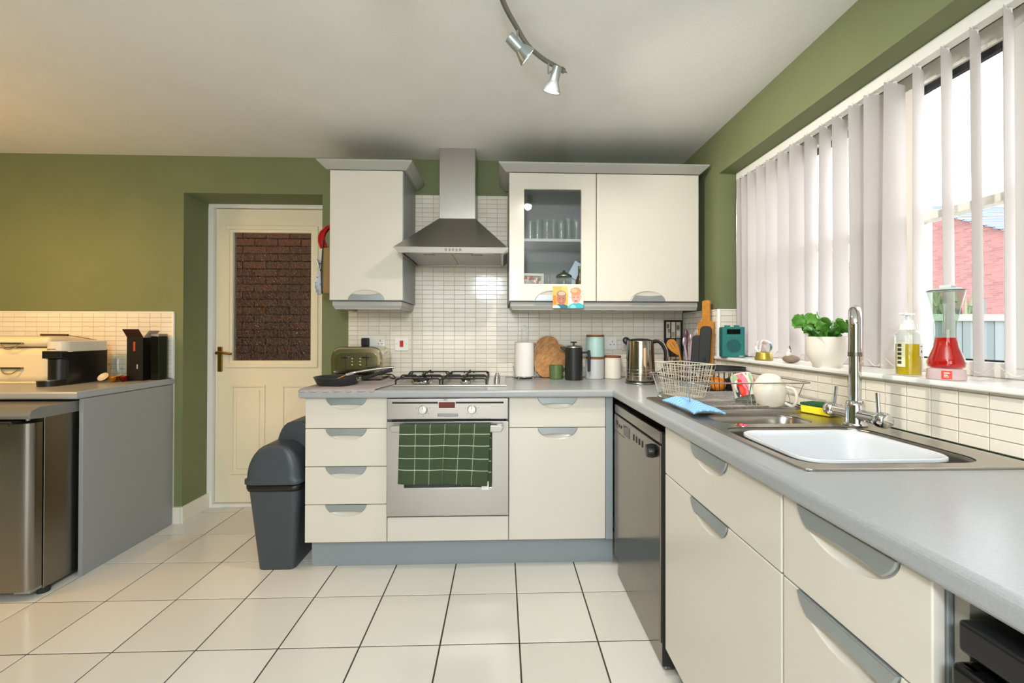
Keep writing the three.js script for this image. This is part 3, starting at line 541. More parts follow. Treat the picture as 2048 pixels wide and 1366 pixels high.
// ---------------------------------------------------------------- lamps
function spotHead(parent, top, centre, dir, I, col, angle = 1.05) {
  const d = dir.clone().normalize(), q = new THREE.Quaternion().setFromUnitVectors(V(0, -1, 0), d);
  const place = (g) => g.applyQuaternion(q).translate(centre.x, centre.y, centre.z);
  const head = mesh('spot_head', place(lathe([[0.0001, 0.05], [0.016, 0.05], [0.018, 0.048], [0.0185, 0.0], [0.02, -0.003], [0.034, -0.034], [0.0345, -0.038], [0.032, -0.038], [0.018, -0.004]], 28)), M.alu, parent);
  mesh('arm', poly([top, V(top.x, centre.y + 0.045, top.z), centre.clone().addScaledVector(d, -0.045)], 0.0035, false, 8), M.alu, head);
  mesh('bulb', place(lathe([[0.0001, -0.03], [0.03, -0.032], [0.031, -0.036]], 24)), std(0xfff4e0, 0.3, 0, { emissive: col, emissiveIntensity: 4 }), head);
  const l = new THREE.SpotLight(col, I, 0, angle, 0.9, 2); l.position.copy(centre).addScaledVector(d, 0.045); l.target.position.copy(centre).addScaledVector(d, 1); l.castShadow = true; l.shadow.radius = 1.3; scene.add(l, l.target);
}
const WARMW = new THREE.Color(1.0, 0.93, 0.83);
{
  const t = thing('track_light', 'curved grey ceiling track light with silver spot heads', 'light', [0, 0, 0]);
  const y = 2.245, c = [V(-0.42, y, 1.95), V(-0.2, y, 1.9), V(-0.05, y, 1.68), V(-0.004, y, 1.34), V(0.05, y, 1.21), V(0.09, y, 1.13), V(0.153, y, 1.056), V(0.235, y, 0.992)];
  mesh('track', tube(c, 0.0085, 80, 10), std(0x86847e, 0.4, 0.7), t);
  mesh('end_cap', [at(cyl(0.011, 0.011, 0.014, 0, 0, 0, 12), 0.235, y, 0.992, PI / 2, 2.24), at(new THREE.ConeGeometry(0.008, 0.025, 10).rotateX(PI / 2), 0.255, y, 0.976, 0, 2.24)], std(0x86847e, 0.4, 0.7), t);
  mesh('ceiling_rose', cyl(0.05, 0.055, 0.03, -0.06, HC - 0.03, 1.68), M.alu, t);
  for (const [x, z] of [[-0.04, 1.62]]) mesh('hanger', rod(V(x, y, z), V(x, HC, z), 0.004), M.alu, t);
  spotHead(t, V(0.05, y, 1.21), V(0.058, 2.155, 1.238), V(0.7, -0.55, -0.26), SPOT * 1.8, WARMW);
  spotHead(t, V(0.178, y, 1.036), V(0.197, 2.155, 1.06), V(-0.2, -0.85, -0.3), SPOT, WARMW);
  spotHead(t, V(-0.3, y, 1.93), V(-0.3, 2.155, 1.93), V(-0.45, -0.6, 0.6), SPOT * 0.7, WARMW);
}
{ // warm spot pair over the coffee worktop, out of the picture to the left
  const p = thing('warm_spot_bar', 'grey ceiling bar with two warm spot heads over the coffee worktop', 'light', [0, 0, 0]), y = 2.245;
  mesh('bar', rod(V(-2.95, y, 1.25), V(-2.2, y, 1.25), 0.0085, 10), M.alu, p);
  for (const [x, dx] of [[-2.3, -0.02], [-2.8, 0.02]]) { mesh('hanger', rod(V(x + 0.05, y, 1.25), V(x + 0.05, HC, 1.25), 0.004), M.alu, p); spotHead(p, V(x, y, 1.25), V(x, 2.155, 1.25), V(dx, -0.78, -0.58), WARM, new THREE.Color(1, 0.52, 0.12), 0.98); }
}
{ // warm pendant over the dining corner, out of the picture to the left
  const p = thing('warm_pendant', 'warm amber glass pendant near the bread bin end', 'lamp', [-3.0, 1.72, 1.15]), wc = new THREE.Color(1, 0.58, 0.2);
  mesh('cord', rod(V(0, 0.09, 0), V(0, HC - 1.72, 0), 0.003), M.blackMatte, p); mesh('ceiling_rose', cyl(0.05, 0.045, 0.025, 0, HC - 1.745, 0), M.white, p); mesh('cap', cyl(0.03, 0.02, 0.03, 0, 0.075, 0), M.alu, p);
  mesh('globe', new THREE.SphereGeometry(0.08, 28, 18), std(0xffdca0, 0.4, 0, { emissive: wc, emissiveIntensity: 3 }), p);
  const l = new THREE.PointLight(wc, 1.4, 0, 2); l.position.set(-3.0, 1.72, 1.15); l.castShadow = true; l.shadow.radius = 4; scene.add(l);
}
{ // added fill globe behind the camera, daylight toned, brightens ceiling and right wall
  const p = thing('fill_globe', 'white opal globe added as unseen fill light at the dining end', 'lamp', [-0.2, 1.85, 3.3]), lc = new THREE.Color(0.88, 0.96, 1.0);
  mesh('cord', rod(V(0, 0.16, 0), V(0, HC - 1.85, 0), 0.003), M.blackMatte, p); mesh('ceiling_rose', cyl(0.05, 0.045, 0.025, 0, HC - 1.875, 0), M.white, p); mesh('cap', cyl(0.03, 0.02, 0.04, 0, 0.145, 0), M.alu, p);
  mesh('globe', new THREE.SphereGeometry(0.15, 32, 20), std(0xffffff, 0.4, 0, { emissive: lc, emissiveIntensity: 3 }), p);
  const l = new THREE.PointLight(lc, BACK, 0, 2); l.position.set(-0.2, 1.85, 3.3); l.castShadow = true; l.shadow.radius = 7; scene.add(l);
}
// ---------------------------------------------------------------- vertical blind
{
  const b = thing('vertical_blind', 'white vertical fabric blind hanging in the kitchen window', 'blind', [1.29, 1.061, 1.45]);
  const X = 0, Z = (z) => z - 1.45, fab = std(0xe0d9d5, 0.9, 0, { transmission: 0.29, thickness: 0, side: THREE.DoubleSide, bumpMap: data(128, (x, y) => 0.5 * n128(x, y * 0.2) + 0.5 * n128(x * 0.2, y), false, 3, 20), bumpScale: 0.0006 });
  mesh('headrail', [bb(-0.018, 0.02, 0.955, 0.99, Z(0.446), Z(2.49), 0.003), bb(-0.024, -0.016, 0.95, 0.99, Z(0.446), Z(2.49), 0.002)], M.frameWhite, b);
  const cs = [0.478, 0.519, 0.574, 0.647, 0.722, 0.804, 0.882, 0.958, 1.035, 1.107, 1.195, 1.262, 1.328, 1.406, 1.487, 1.56, 1.635]; while (cs[cs.length - 1] < 2.4) cs.push(cs[cs.length - 1] + 0.077);
  const D = PI / 180, clips = [], weights = [];
  cs.forEach((z, k) => {
    const base = k < 7 ? 100 : k === 7 ? 113 : k === 8 ? 116 : k === 9 ? 108 : k === 10 ? 92 : k === 11 ? 88 : k === 12 ? 100 : 117, tw = k === 12 ? -12 : k === 8 ? -10 : rr(-3, 3), sway = rr(-0.006, 0.006);
    const y0 = 0.006 + rr(0, 0.006);
    const m = mesh('slat', sheet((u, v) => { const a = (base + tw * (1 - v)) * D, s = (u - 0.5) * 0.089, cam = 0.004 * (1 - 4 * (u - 0.5) ** 2); return V(s * Math.sin(a) - cam * Math.cos(a), y0 + v * (0.945 - y0), s * Math.cos(a) + cam * Math.sin(a) + sway * (1 - v)); }, 6, 10, 0.0007), fab, b);
    m.position.set(0, 0, Z(z));
    const a = base * D; clips.push(bb(-0.006, 0.006, 0.94, 0.957, Z(z) - 0.004, Z(z) + 0.004, 0.001));
    clips.push(at(new THREE.ConeGeometry(0.004, 0.022, 6), -0.03 * Math.sin(a), 0.95, Z(z) - 0.03 * Math.cos(a)));
    const e = (base + tw) * D, L = 0.043; weights.push(rod(V(-L * Math.sin(e), y0 + 0.012, Z(z) + sway - L * Math.cos(e)), V(L * Math.sin(e), y0 + 0.012, Z(z) + sway + L * Math.cos(e)), 0.0022));
    if (k) { const pz = cs[k - 1]; weights.push(tube([V(-0.036, y0 + 0.03, Z(pz)), V(-0.036, y0 + 0.006, Z((pz + z) / 2)), V(-0.036, y0 + 0.03, Z(z))], 0.0012, 8, 5)); }
  });
  mesh('carrier_clips', clips, M.whiteGloss, b); mesh('bottom_chain', weights, std(0xe6d9c8, 0.5), b);
  mesh('control_chain', tube([V(-0.03, 0.95, Z(0.462)), V(-0.032, 0.5, Z(0.463)), V(-0.03, 0.1, Z(0.464)), V(-0.022, 0.5, Z(0.468)), V(-0.02, 0.95, Z(0.466))], 0.0014, 40, 5), M.wireChrome, b);
}
// ---------------------------------------------------------------- sink, tap and washing up
function basin(x0, x1, z0, z1, r, y0, depth, inset, rim) {          // open basin: loft of rounded rectangles downward, with wall thickness from the mesh being two-sided
  const cx = (x0 + x1) / 2, cz = (z0 + z1) / 2, ringAt = (i, y) => rrect(x1 - x0 - 2 * i, z1 - z0 - 2 * i, Math.max(0.01, r - i * 0.3), cx, cz).getPoints(10).map((p) => V(p.x, y, p.y));
  const rs = []; if (rim) rs.push(ringAt(-rim, y0 - 0.006), ringAt(-rim, y0), ringAt(-rim * 0.8, y0 + 0.002));
  rs.push(ringAt(0, y0), ringAt(0.004, y0 - 0.012)); for (let k = 1; k <= 5; k++) { const q = k / 5; rs.push(ringAt(0.004 + inset * q * 0.5, y0 - 0.012 - (depth - 0.04) * q)); }
  rs.push(ringAt(inset * 0.6 + 0.012, y0 - depth + 0.01), ringAt(inset + 0.03, y0 - depth));
  const n = rs[0].length, pos = [], idx = []; rs.forEach((q) => q.forEach((p) => pos.push(p.x, p.y, p.z)));
  for (let k = 0; k < rs.length - 1; k++) for (let i = 0; i < n; i++) { const a = k * n + i, c = k * n + (i + 1) % n; idx.push(a, c, a + n, c, c + n, a + n); }
  const last = (rs.length - 1) * n; pos.push(cx, y0 - depth, cz); for (let i = 0; i < n; i++) idx.push(last + i, last + (i + 1) % n, rs.length * n);
  const g = new THREE.BufferGeometry(); g.setAttribute('position', new THREE.Float32BufferAttribute(pos, 3)); g.setIndex(idx); g.computeVertexNormals(); return g;
}
{
  const s = thing('sink', 'stainless steel one-and-a-half bowl sink with drainer under the window', 'sink', [0.87, T, 1.344]);
  const X = (x) => x - 0.87, Zz = (z) => z - 1.344;
  const pathOf = (x0, x1, z0, z1, r) => rrect(x1 - x0, z1 - z0, r, (x0 + x1) / 2, (z0 + z1) / 2).getPoints(10).map((p) => [X(p.x), Zz(p.y)]);
  const holes = [pathOf(0.675, 0.975, 1.262, 1.405, 0.055), pathOf(0.635, 1.055, 1.445, 1.79, 0.07), pathOf(0.65, 1.085, 0.90, 1.235, 0.03)];
  mesh('rim', slab(rrect(0.508, 0.952, 0.03).getPoints(8).map((p) => [p.x, p.y]), holes, -0.001, 0.005, 0.0018), M.sink, s);
  mesh('half_bowl', basin(X(0.672), X(0.978), Zz(1.259), Zz(1.408), 0.055, 0.0035, 0.11, 0.02), M.sink, s);
  const mb = mesh('main_bowl', basin(X(0.632), X(1.058), Zz(1.442), Zz(1.793), 0.07, 0.0035, 0.17, 0.02), M.sink, s);
  mesh('drainer', basin(X(0.647), X(1.088), Zz(0.897), Zz(1.238), 0.03, 0.0035, 0.014, 0.004), M.sink, s);
  const rid = []; for (let i = 0; i < 13; i++) rid.push(at(new THREE.CylinderGeometry(0.007, 0.007, 0.29, 8).rotateX(PI / 2).scale(1, 0.6, 1), X(0.69 + i * 0.03), -0.0095, Zz(1.065)));
  mesh('drainer_ridges', rid, M.sink, s);
  mesh('overflow', at(cyl(0.018, 0.018, 0.003, 0, 0, 0, 20), X(0.72), 0.004, Zz(1.425)), M.chrome, s);
  mesh('waste', cyl(0.035, 0.035, 0.004, X(0.85), -0.166, Zz(1.62), 24), M.chrome, mb);
}
one('washing_up_bowl', 'white plastic washing-up bowl sitting in the main sink bowl', 'bowl', (() => { const g = basin(-0.165, 0.165, -0.128, 0.128, 0.06, 0, 0.125, 0.03, 0.012); return g; })(), std(0xd6d8dc, 0.32, 0, { side: THREE.DoubleSide })).position.set(0.845, T + 0.002, 1.618);
{
  const t = thing('mixer_tap', 'chrome swan-neck mixer tap with two upright levers', 'tap', [1.062, T + 0.005, 1.432]);
  mesh('base', [lathe([[0.0001, 0.0], [0.03, 0], [0.03, 0.006], [0.025, 0.01], [0.024, 0.06], [0.021, 0.075], [0.0001, 0.076]], 32)], M.chrome, t);
  const dx = -0.66, dz = 0.75, R = 0.05, r = 0.0155, pts = [V(0, 0.06, 0), V(0, 0.14, 0), V(0, 0.24, 0)];
  for (let k = 0; k <= 10; k++) { const a = k / 10 * PI; pts.push(V(dx * R * (1 - Math.cos(a)), 0.295 + R * Math.sin(a), dz * R * (1 - Math.cos(a)))); }
  pts.push(V(dx * 2 * R, 0.26, dz * 2 * R), V(dx * 2 * R, 0.222, dz * 2 * R));
  const sp = mesh('spout', tube(pts, r, 90, 20), M.chrome, t); mesh('aerator', cyl(0.0165, 0.0165, 0.012, dx * 2 * R, 0.212, dz * 2 * R), M.darkSteel, sp);
  mesh('cross_body', [at(cyl(0.017, 0.017, 0.17, 0, -0.085, 0, 24), 0, 0.034, 0, PI / 2)], M.chrome, t);
  for (const s of [-1, 1]) { const h = mesh('valve', [at(lathe([[0.0001, 0.022], [0.017, 0.022], [0.022, 0.014], [0.023, 0.0], [0.02, -0.012], [0.0001, -0.014]], 24), 0, 0.034, s * 0.085, s * PI / 2)], M.chrome, t); mesh('lever', rod(V(0, 0.045, s * 0.078), V(0.002, 0.108, s * 0.072), 0.0055, 12), M.chrome, h); }
}
{
  const s = thing('sponge', 'yellow scouring sponge with a dark green pad on the sink edge', 'sponge', [1.09, T + 0.007, 1.262], 0.35);
  mesh('foam', bb(-0.034, 0.034, 0, 0.026, -0.048, 0.048, 0.005), std(0xf2e02c, 0.95, 0, { bumpMap: data(64, () => rnd(), false, 20, 20), bumpScale: 0.001 }), s); mesh('scourer', bb(-0.035, 0.035, 0.0262, 0.035, -0.049, 0.049, 0.003), std(0x1f5a33, 0.98, 0, { bumpMap: data(64, () => rnd(), false, 30, 30), bumpScale: 0.002 }), s);
}
one('dish_cloth', 'blue wavy dish cloth folded over the sink edge', 'cloth', sheet((u, v) => {
  const x = 0.63 + 0.105 * u + 0.012 * Math.sin(v * 3.0), z = 1.035 + 0.26 * v + 0.01 * Math.sin(u * 5 + v * 3); return V(x, T + 0.016 + 0.008 * Math.sin(v * 9 + u * 6) * Math.sin(u * PI) * Math.sin(v * PI) + 0.02 * u * (1 - u) * 4 * (0.7 + 0.3 * Math.sin(v * 11)), z);
}, 24, 40, 0.006), std(0xffffff, 0.9, 0, { map: canvas(256, 256, (c, w, h) => { c.fillStyle = '#9cc6ea'; c.fillRect(0, 0, w, h); c.strokeStyle = '#5d9fdb'; c.lineWidth = 5; for (let y = -10; y < 270; y += 14) { c.beginPath(); for (let x = 0; x <= w; x += 4) c.lineTo(x, y + 5 * Math.sin(x / 9)); c.stroke(); } }) }));
{ // chrome dish rack
  const k = thing('dish_rack', 'chrome wire dish rack on the sink drainer', 'dish rack', [0.88, T + 0.007, 1.005]);
  const w = 0.225, d = 0.205, y = 0.098, loop = rrect(2 * w, 2 * d, 0.03).getPoints(6).map((p) => V(p.x, y, p.y));
  mesh('rail', poly(loop, 0.0028, true, 8), M.wireChrome, k);
  const base = [], l2 = rrect(2 * w - 0.06, 2 * d - 0.05, 0.03).getPoints(6).map((p) => V(p.x, 0.012, p.y)); base.push(poly(l2, 0.0025, true));
  for (let i = 0; i < 13; i++) { const z = -0.165 + i * 0.0275; base.push(rod(V(-w + 0.03, 0.012, z), V(w - 0.03, 0.012, z), 0.0015)); }
  mesh('base_wires', base, M.wireChrome, k);
  const up = []; for (const [x, z] of [[-1, -1], [1, -1], [-1, 1], [1, 1], [0, 1], [0, -1]]) up.push(poly([V(x * (w - 0.01) , y, z * d * (x && 0.85 || 1)), V(x * (w - 0.03), 0.012, z * (d - 0.026) * (x && 0.85 || 1)), V(x * (w - 0.035), 0.0, z * (d - 0.03) * (x && 0.85 || 1))], 0.002));
  mesh('uprights', up, M.wireChrome, k);
  const hoops = []; for (let i = 0; i < 9; i++) { const x = 0.03 + i * 0.018, z = 0.1; hoops.push(tube([V(x, 0.012, z - 0.06), V(x + 0.006, 0.07, z - 0.03), V(x + 0.008, 0.08, z), V(x + 0.006, 0.07, z + 0.03), V(x, 0.012, z + 0.06)], 0.0013, 14, 5)); }
  mesh('plate_hoops', hoops, M.wireChrome, k);
}
{ // cream wire basket
  const k = thing('wire_basket', 'off-white wire basket standing on the dish rack', 'basket', [0.765, T + 0.02, 0.925], 0.25);
  const m = std(0xcdc6b4, 0.45, 0.3), W = (y) => 0.05 + 0.02 * y / 0.135, Dd = (y) => 0.078 + 0.026 * y / 0.135, g = [];
  const lp = (y) => [V(-W(y), y, -Dd(y)), V(W(y), y, -Dd(y)), V(W(y), y, Dd(y)), V(-W(y), y, Dd(y))];
  mesh('rim', poly(lp(0.135), 0.0024, true, 8), m, k);
  for (const y of [0, 0.022, 0.045, 0.067, 0.09, 0.112]) g.push(poly(lp(y), 0.0013, true, 5));
  for (let i = 0; i <= 7; i++) { const q = -1 + 2 * i / 7; for (const s of [-1, 1]) g.push(rod(V(q * W(0), 0, s * Dd(0)), V(q * W(0.135), 0.135, s * Dd(0.135)), 0.0013, 5)); g.push(rod(V(q * W(0), 0, -Dd(0)), V(q * W(0), 0, Dd(0)), 0.0013, 5)); }
  for (let i = 0; i <= 12; i++) { const q = -1 + 2 * i / 12; for (const s of [-1, 1]) g.push(rod(V(s * W(0), 0, q * Dd(0)), V(s * W(0.135), 0.135, q * Dd(0.135)), 0.0013, 5)); g.push(rod(V(-W(0), 0, q * Dd(0)), V(W(0), 0, q * Dd(0)), 0.0013, 5)); }
  mesh('wire_grid', g, m, k);
}
{ // fruit bowl
  const k = thing('fruit_bowl', 'round black wire fruit bowl in the worktop corner', 'bowl', [1.052, T, 0.692]);
  const R = (y) => 0.06 + 0.042 * Math.sqrt(y / 0.12), g = [];
  mesh('rim', [ring(0.102, 0.0022, 0, 0.12, 0), ring(0.102, 0.0022, 0, 0.107, 0), sheet((u, v) => V(0.102 * Math.cos(u * 2 * PI), 0.107 + 0.013 * v, 0.102 * Math.sin(u * 2 * PI)), 48, 1, 0.0015)], M.castIron, k);
  for (let i = 0; i < 26; i++) { const a = i / 26 * 2 * PI, p = []; for (let j = 0; j <= 5; j++) { const y = 0.004 + 0.1 * j / 5; p.push(V(R(y) * Math.cos(a), y, R(y) * Math.sin(a))); } g.push(tube(p, 0.0017, 8, 5)); }
  mesh('ribs', g, M.castIron, k); mesh('base', [ring(0.067, 0.003, 0, 0.004, 0), cyl(0.067, 0.067, 0.003, 0, 0.002, 0)], M.castIron, k);
  const fruit = (nm, lb, x, y, z, r, mat, sx = 1) => { const o = one(nm, lb, 'fruit', new THREE.SphereGeometry(r, 24, 16).scale(sx, 0.95, 1), mat); o.position.set(x, y, z); mesh('stalk', cyl(0.003, 0.002, 0.006, 0, r * 0.94, 0, 8), M.woodDark, o); };
  const peel = data(64, () => rnd(), false, 12, 12);
  fruit('orange', 'bright orange in the black wire fruit bowl', 1.02, T + 0.041, 0.719, 0.035, std(0xf08a12, 0.45, 0, { bumpMap: peel, bumpScale: 0.0008 }));
  fruit('avocado', 'dark green avocado beside the orange in the fruit bowl', 1.08, T + 0.04, 0.712, 0.031, std(0x1d2418, 0.55, 0, { bumpMap: peel, bumpScale: 0.002 }), 1.2);
  fruit('onion', 'pale tan onion in the black wire fruit bowl', 1.05, T + 0.037, 0.652, 0.03, std(0xd9a06a, 0.4));
}
{ // crockery drying upside down on the rack
  const a = thing('floral_mug', 'pale green floral mug with a red rose tipped on the dish rack', 'mug', [0.935, T + 0.118, 1.05], 0.5);
  const print = canvas(512, 256, (c, w, h) => { c.fillStyle = '#cfd9c4'; c.fillRect(0, 0, w, h); const blob = (x, y, r, col) => { c.fillStyle = col; c.beginPath(); c.arc(x, y, r, 0, 7); c.fill(); }; for (let k = 0; k < 4; k++) { const x = 64 + k * 128; blob(x, 160, 40, '#d86a78'); blob(x + 40, 172, 26, '#9fb58c'); blob(x + 14, 148, 30, '#e2251c'); blob(x + 42, 144, 18, '#3f4854'); blob(x - 24, 166, 20, '#e87f94'); blob(x + 12, 146, 12, '#f0503c'); } for (let i = 0; i < 40; i++) blob(rnd() * w, rnd() * h, 5, ['#7aa07a', '#c7547a', '#e8e4cc'][i % 3]); });
  const mm = std(0xffffff, 0.25, 0, { map: print, side: THREE.DoubleSide }), cup = lathe([[0.0001, 0], [0.034, 0], [0.04, 0.006], [0.043, 0.05], [0.045, 0.092], [0.042, 0.092], [0.04, 0.05], [0.036, 0.008], [0.0001, 0.006]], 36);
  mesh('cup', cup.rotateX(PI - 0.45).rotateY(-0.4), mm, a); mesh('handle', tube([V(-0.036, -0.02, 0.01), V(-0.062, -0.03, 0.016), V(-0.06, -0.055, 0.02), V(-0.04, -0.064, 0.02)], 0.005, 16, 8), std(0xdfe3d2, 0.25), a);
  const j = thing('cream_jug', 'plain cream jug upside down on the dish rack', 'jug', [0.985, T + 0.03, 1.15], -0.6);
  const jm = std(0xebe2d2, 0.25, 0, { side: THREE.DoubleSide });
  mesh('body', lathe([[0.0001, 0.1], [0.028, 0.1], [0.034, 0.096], [0.05, 0.07], [0.053, 0.045], [0.05, 0.02], [0.046, 0.0], [0.042, 0.0], [0.046, 0.02], [0.048, 0.045], [0.044, 0.07], [0.0001, 0.094]], 40).rotateX(0.3), jm, j);
  mesh('handle', tube([V(0.048, 0.06, 0.02), V(0.075, 0.052, 0.03), V(0.082, 0.02, 0.028), V(0.07, -0.008, 0.015), V(0.047, 0.0, 0.01)], 0.0055, 24, 8), jm, j);
}
// ---------------------------------------------------------------- things on the cooker run
one('kitchen_mat', 'thick pinkish grey towelling mat under the toaster and frying pan', 'mat', sheet((u, v) => {
  const z = 0.05 + 0.562 * v, x = -0.985 + u * (0.405 - 0.03 * v + 0.02 * Math.sin(v * 4)), hem = v > 0.97 ? -(v - 0.97) * 0.3 : 0; return V(x, T + 0.0045 + 0.0015 * Math.sin(u * 17) * Math.sin(v * 13) + hem, z + 0.004 * Math.sin(u * 40) * (v > 0.9 ? 1 : 0));
}, 40, 40, 0.006), std(0xc3b6b2, 0.98, 0, { bumpMap: data(128, (x, y) => 0.5 + 0.5 * Math.sin(x * 160) * Math.sin(y * 160), false, 4, 5), bumpScale: 0.003 }));
const TM = T + 0.0085;
{
  const t = thing('toaster', 'polished steel four-slice toaster with black levers', 'toaster', [-0.832, TM, 0.162], 0.06);
  const sh = new THREE.Shape(); sh.moveTo(-0.128, 0.018); sh.lineTo(-0.132, 0.12); sh.quadraticCurveTo(-0.13, 0.178, -0.085, 0.18); sh.lineTo(0.085, 0.18); sh.quadraticCurveTo(0.13, 0.178, 0.132, 0.12); sh.lineTo(0.128, 0.018);
  const shell = std(0xb6a98f, 0.13, 1), face = std(0xa49b82, 0.1, 1);
  mesh('shell', ext(sh, 0.228, 0.012, 14).translate(0, 0, -0.114), shell, t);
  const fs = new THREE.Shape(); fs.moveTo(-0.112, 0.03); fs.lineTo(-0.114, 0.12); fs.quadraticCurveTo(-0.112, 0.158, -0.078, 0.16); fs.lineTo(0.078, 0.16); fs.quadraticCurveTo(0.112, 0.158, 0.114, 0.12); fs.lineTo(0.112, 0.03);
  const fp = mesh('front_panel', ext(fs, 0.006, 0.002, 12).translate(0, 0, 0.113), face, t);
  mesh('base', bb(-0.125, 0.125, 0, 0.02, -0.108, 0.108, 0.004), M.blackPlastic, t);
  for (const x of [-0.058, 0.058]) { mesh('lever_slot', bb(x - 0.0025, x + 0.0025, 0.055, 0.148, 0.1185, 0.1196, 0), M.blackMatte, fp); const l = mesh('lever', [bb(x - 0.021, x + 0.021, 0.13, 0.137, 0.119, 0.142, 0.003), bb(x - 0.004, x + 0.004, 0.127, 0.14, 0.118, 0.13, 0.001)], M.blackPlastic, t); }
  for (const x of [-0.022, 0.022]) for (let i = 0; i < 3; i++) mesh('button', at(new THREE.SphereGeometry(i === 2 ? 0.0075 : 0.005, 14, 10).scale(1, 1, 0.6), x, 0.092 + (2 - i) * 0.0165 + (i === 2 ? -0.003 : 0), 0.12), i === 2 ? std(0xc9b47a, 0.15, 1) : M.chrome, fp);
  for (const z of [-0.055, 0.055]) for (const s of [-0.052, 0.052]) mesh('bread_slot', bb(s - 0.045, s + 0.045, 0.1785, 0.1815, z - 0.012, z + 0.012, 0), M.blackMatte, t);
  mesh('power_cord', tube([V(0.12, 0.012, -0.08), V(0.16, 0.02, -0.04), V(0.185, 0.015, 0.0), V(0.2, 0.004, 0.03), V(0.17, 0.003, 0.01), V(0.14, 0.006, -0.09)], 0.0032, 40, 6), M.blackPlastic, t);
}
{
  const p = thing('frying_pan', 'black non-stick frying pan on the towelling mat', 'pan', [-0.868, TM, 0.428]);
  mesh('pan_body', lathe([[0.0001, 0.0], [0.094, 0.0], [0.1, 0.004], [0.117, 0.04], [0.119, 0.042], [0.116, 0.042], [0.096, 0.007], [0.0001, 0.005]], 56), std(0x2c2e30, 0.38), p);
  const d = V(0.93, 0, -0.02), h = mesh('handle', tube([V(0.112, 0.03, 0.02), V(0.15, 0.037, 0.028), V(0.2, 0.052, 0.03), V(0.26, 0.07, 0.028), V(0.29, 0.078, 0.026)], 0.0095, 24, 12), M.blackMatte, p);
  mesh('ferrule', tube([V(0.11, 0.028, 0.02), V(0.122, 0.031, 0.022), V(0.135, 0.034, 0.025)], 0.0108, 8, 12), M.chrome, h);
}
{
  const s = thing('spatula', 'wooden spatula with a silver handle resting in the frying pan', 'spatula', [-0.868, TM + 0.008, 0.428]);
  mesh('blade', sheet((u, v) => V(-0.035 + 0.085 * v, 0.003 + 0.04 * v, 0.03 + (u - 0.5) * (0.034 - 0.014 * v) - 0.02 * v), 4, 6, 0.005), M.beech, s);
  mesh('shaft', rod(V(0.045, 0.041, 0.01), V(0.085, 0.052, 0.0), 0.0075, 12), M.trimGrey, s); mesh('collar', rod(V(0.083, 0.052, 0.0), V(0.092, 0.054, -0.002), 0.009, 12), M.chrome, s);
  mesh('grip', tube([V(0.09, 0.054, -0.002), V(0.16, 0.066, -0.01), V(0.25, 0.076, -0.02), V(0.285, 0.078, -0.024)], 0.0078, 20, 10), M.steel, s);
}
// sockets
function plate(name, label, x, y, w, h, fill) { const t = thing(name, label, 'socket', [x, y, 0.0092]); mesh('plate', bb(-w / 2, w / 2, -h / 2, h / 2, 0, 0.009, 0.0025), M.whiteGloss, t); fill(t); return t; }
const holes3 = (t, x) => { for (const [dx, dy, w, h] of [[0, 0.011, 0.004, 0.009], [-0.011, -0.008, 0.008, 0.004], [0.011, -0.008, 0.008, 0.004]]) mesh('socket_hole', bb(x + dx - w / 2, x + dx + w / 2, dy - h / 2, dy + h / 2, 0.0085, 0.0095, 0), M.blackMatte, t); };
const plugOf = (t, x, y) => { const p = mesh('plug', [bb(x - 0.024, x + 0.024, y - 0.026, y + 0.024, 0.0095, 0.036, 0.008)], M.blackPlastic, t); mesh('cable', tube([V(x - 0.01, y - 0.022, 0.024), V(x - 0.012, y - 0.05, 0.026), V(x - 0.004, y - 0.12, 0.02), V(x, y - 0.19, 0.012)], 0.003, 20, 6), M.blackPlastic, p); };
plate('double_socket', 'white double socket with a black plug above the toaster', -0.81, 1.122, 0.146, 0.086, (t) => { holes3(t, 0.042); plugOf(t, -0.045, 0.004); mesh('rocker', bb(-0.008, 0.012, 0.018, 0.028, 0.008, 0.0105, 0.001), M.white, t); mesh('rocker', bb(0.052, 0.062, 0.018, 0.03, 0.008, 0.0105, 0.001), M.white, t); });
plate('cooker_switch', 'white wall switch with a red rocker beside the hob', -0.634, 1.113, 0.086, 0.086, (t) => { mesh('rocker', bb(-0.011, 0.011, -0.019, 0.021, 0.008, 0.013, 0.002), std(0xc01f1c, 0.3), t); for (const x of [-0.03, 0.03]) mesh('screw', at(cyl(0.0035, 0.0035, 0.001, 0, 0, 0, 10), x, 0, 0.009, PI / 2), M.steel, t); });
plate('double_socket', 'white socket behind the pale blue canister', 0.66, 1.118, 0.146, 0.086, (t) => { holes3(t, 0.045); holes3(t, -0.045); for (const x of [0.02, 0.058]) mesh('rocker', bb(x - 0.004, x + 0.004, 0.02, 0.032, 0.008, 0.0105, 0.001), M.white, t); });
plate('single_socket', 'white socket plate behind the kettle', 0.808, 1.118, 0.086, 0.086, (t) => { plugOf(t, 0.012, 0.004); });
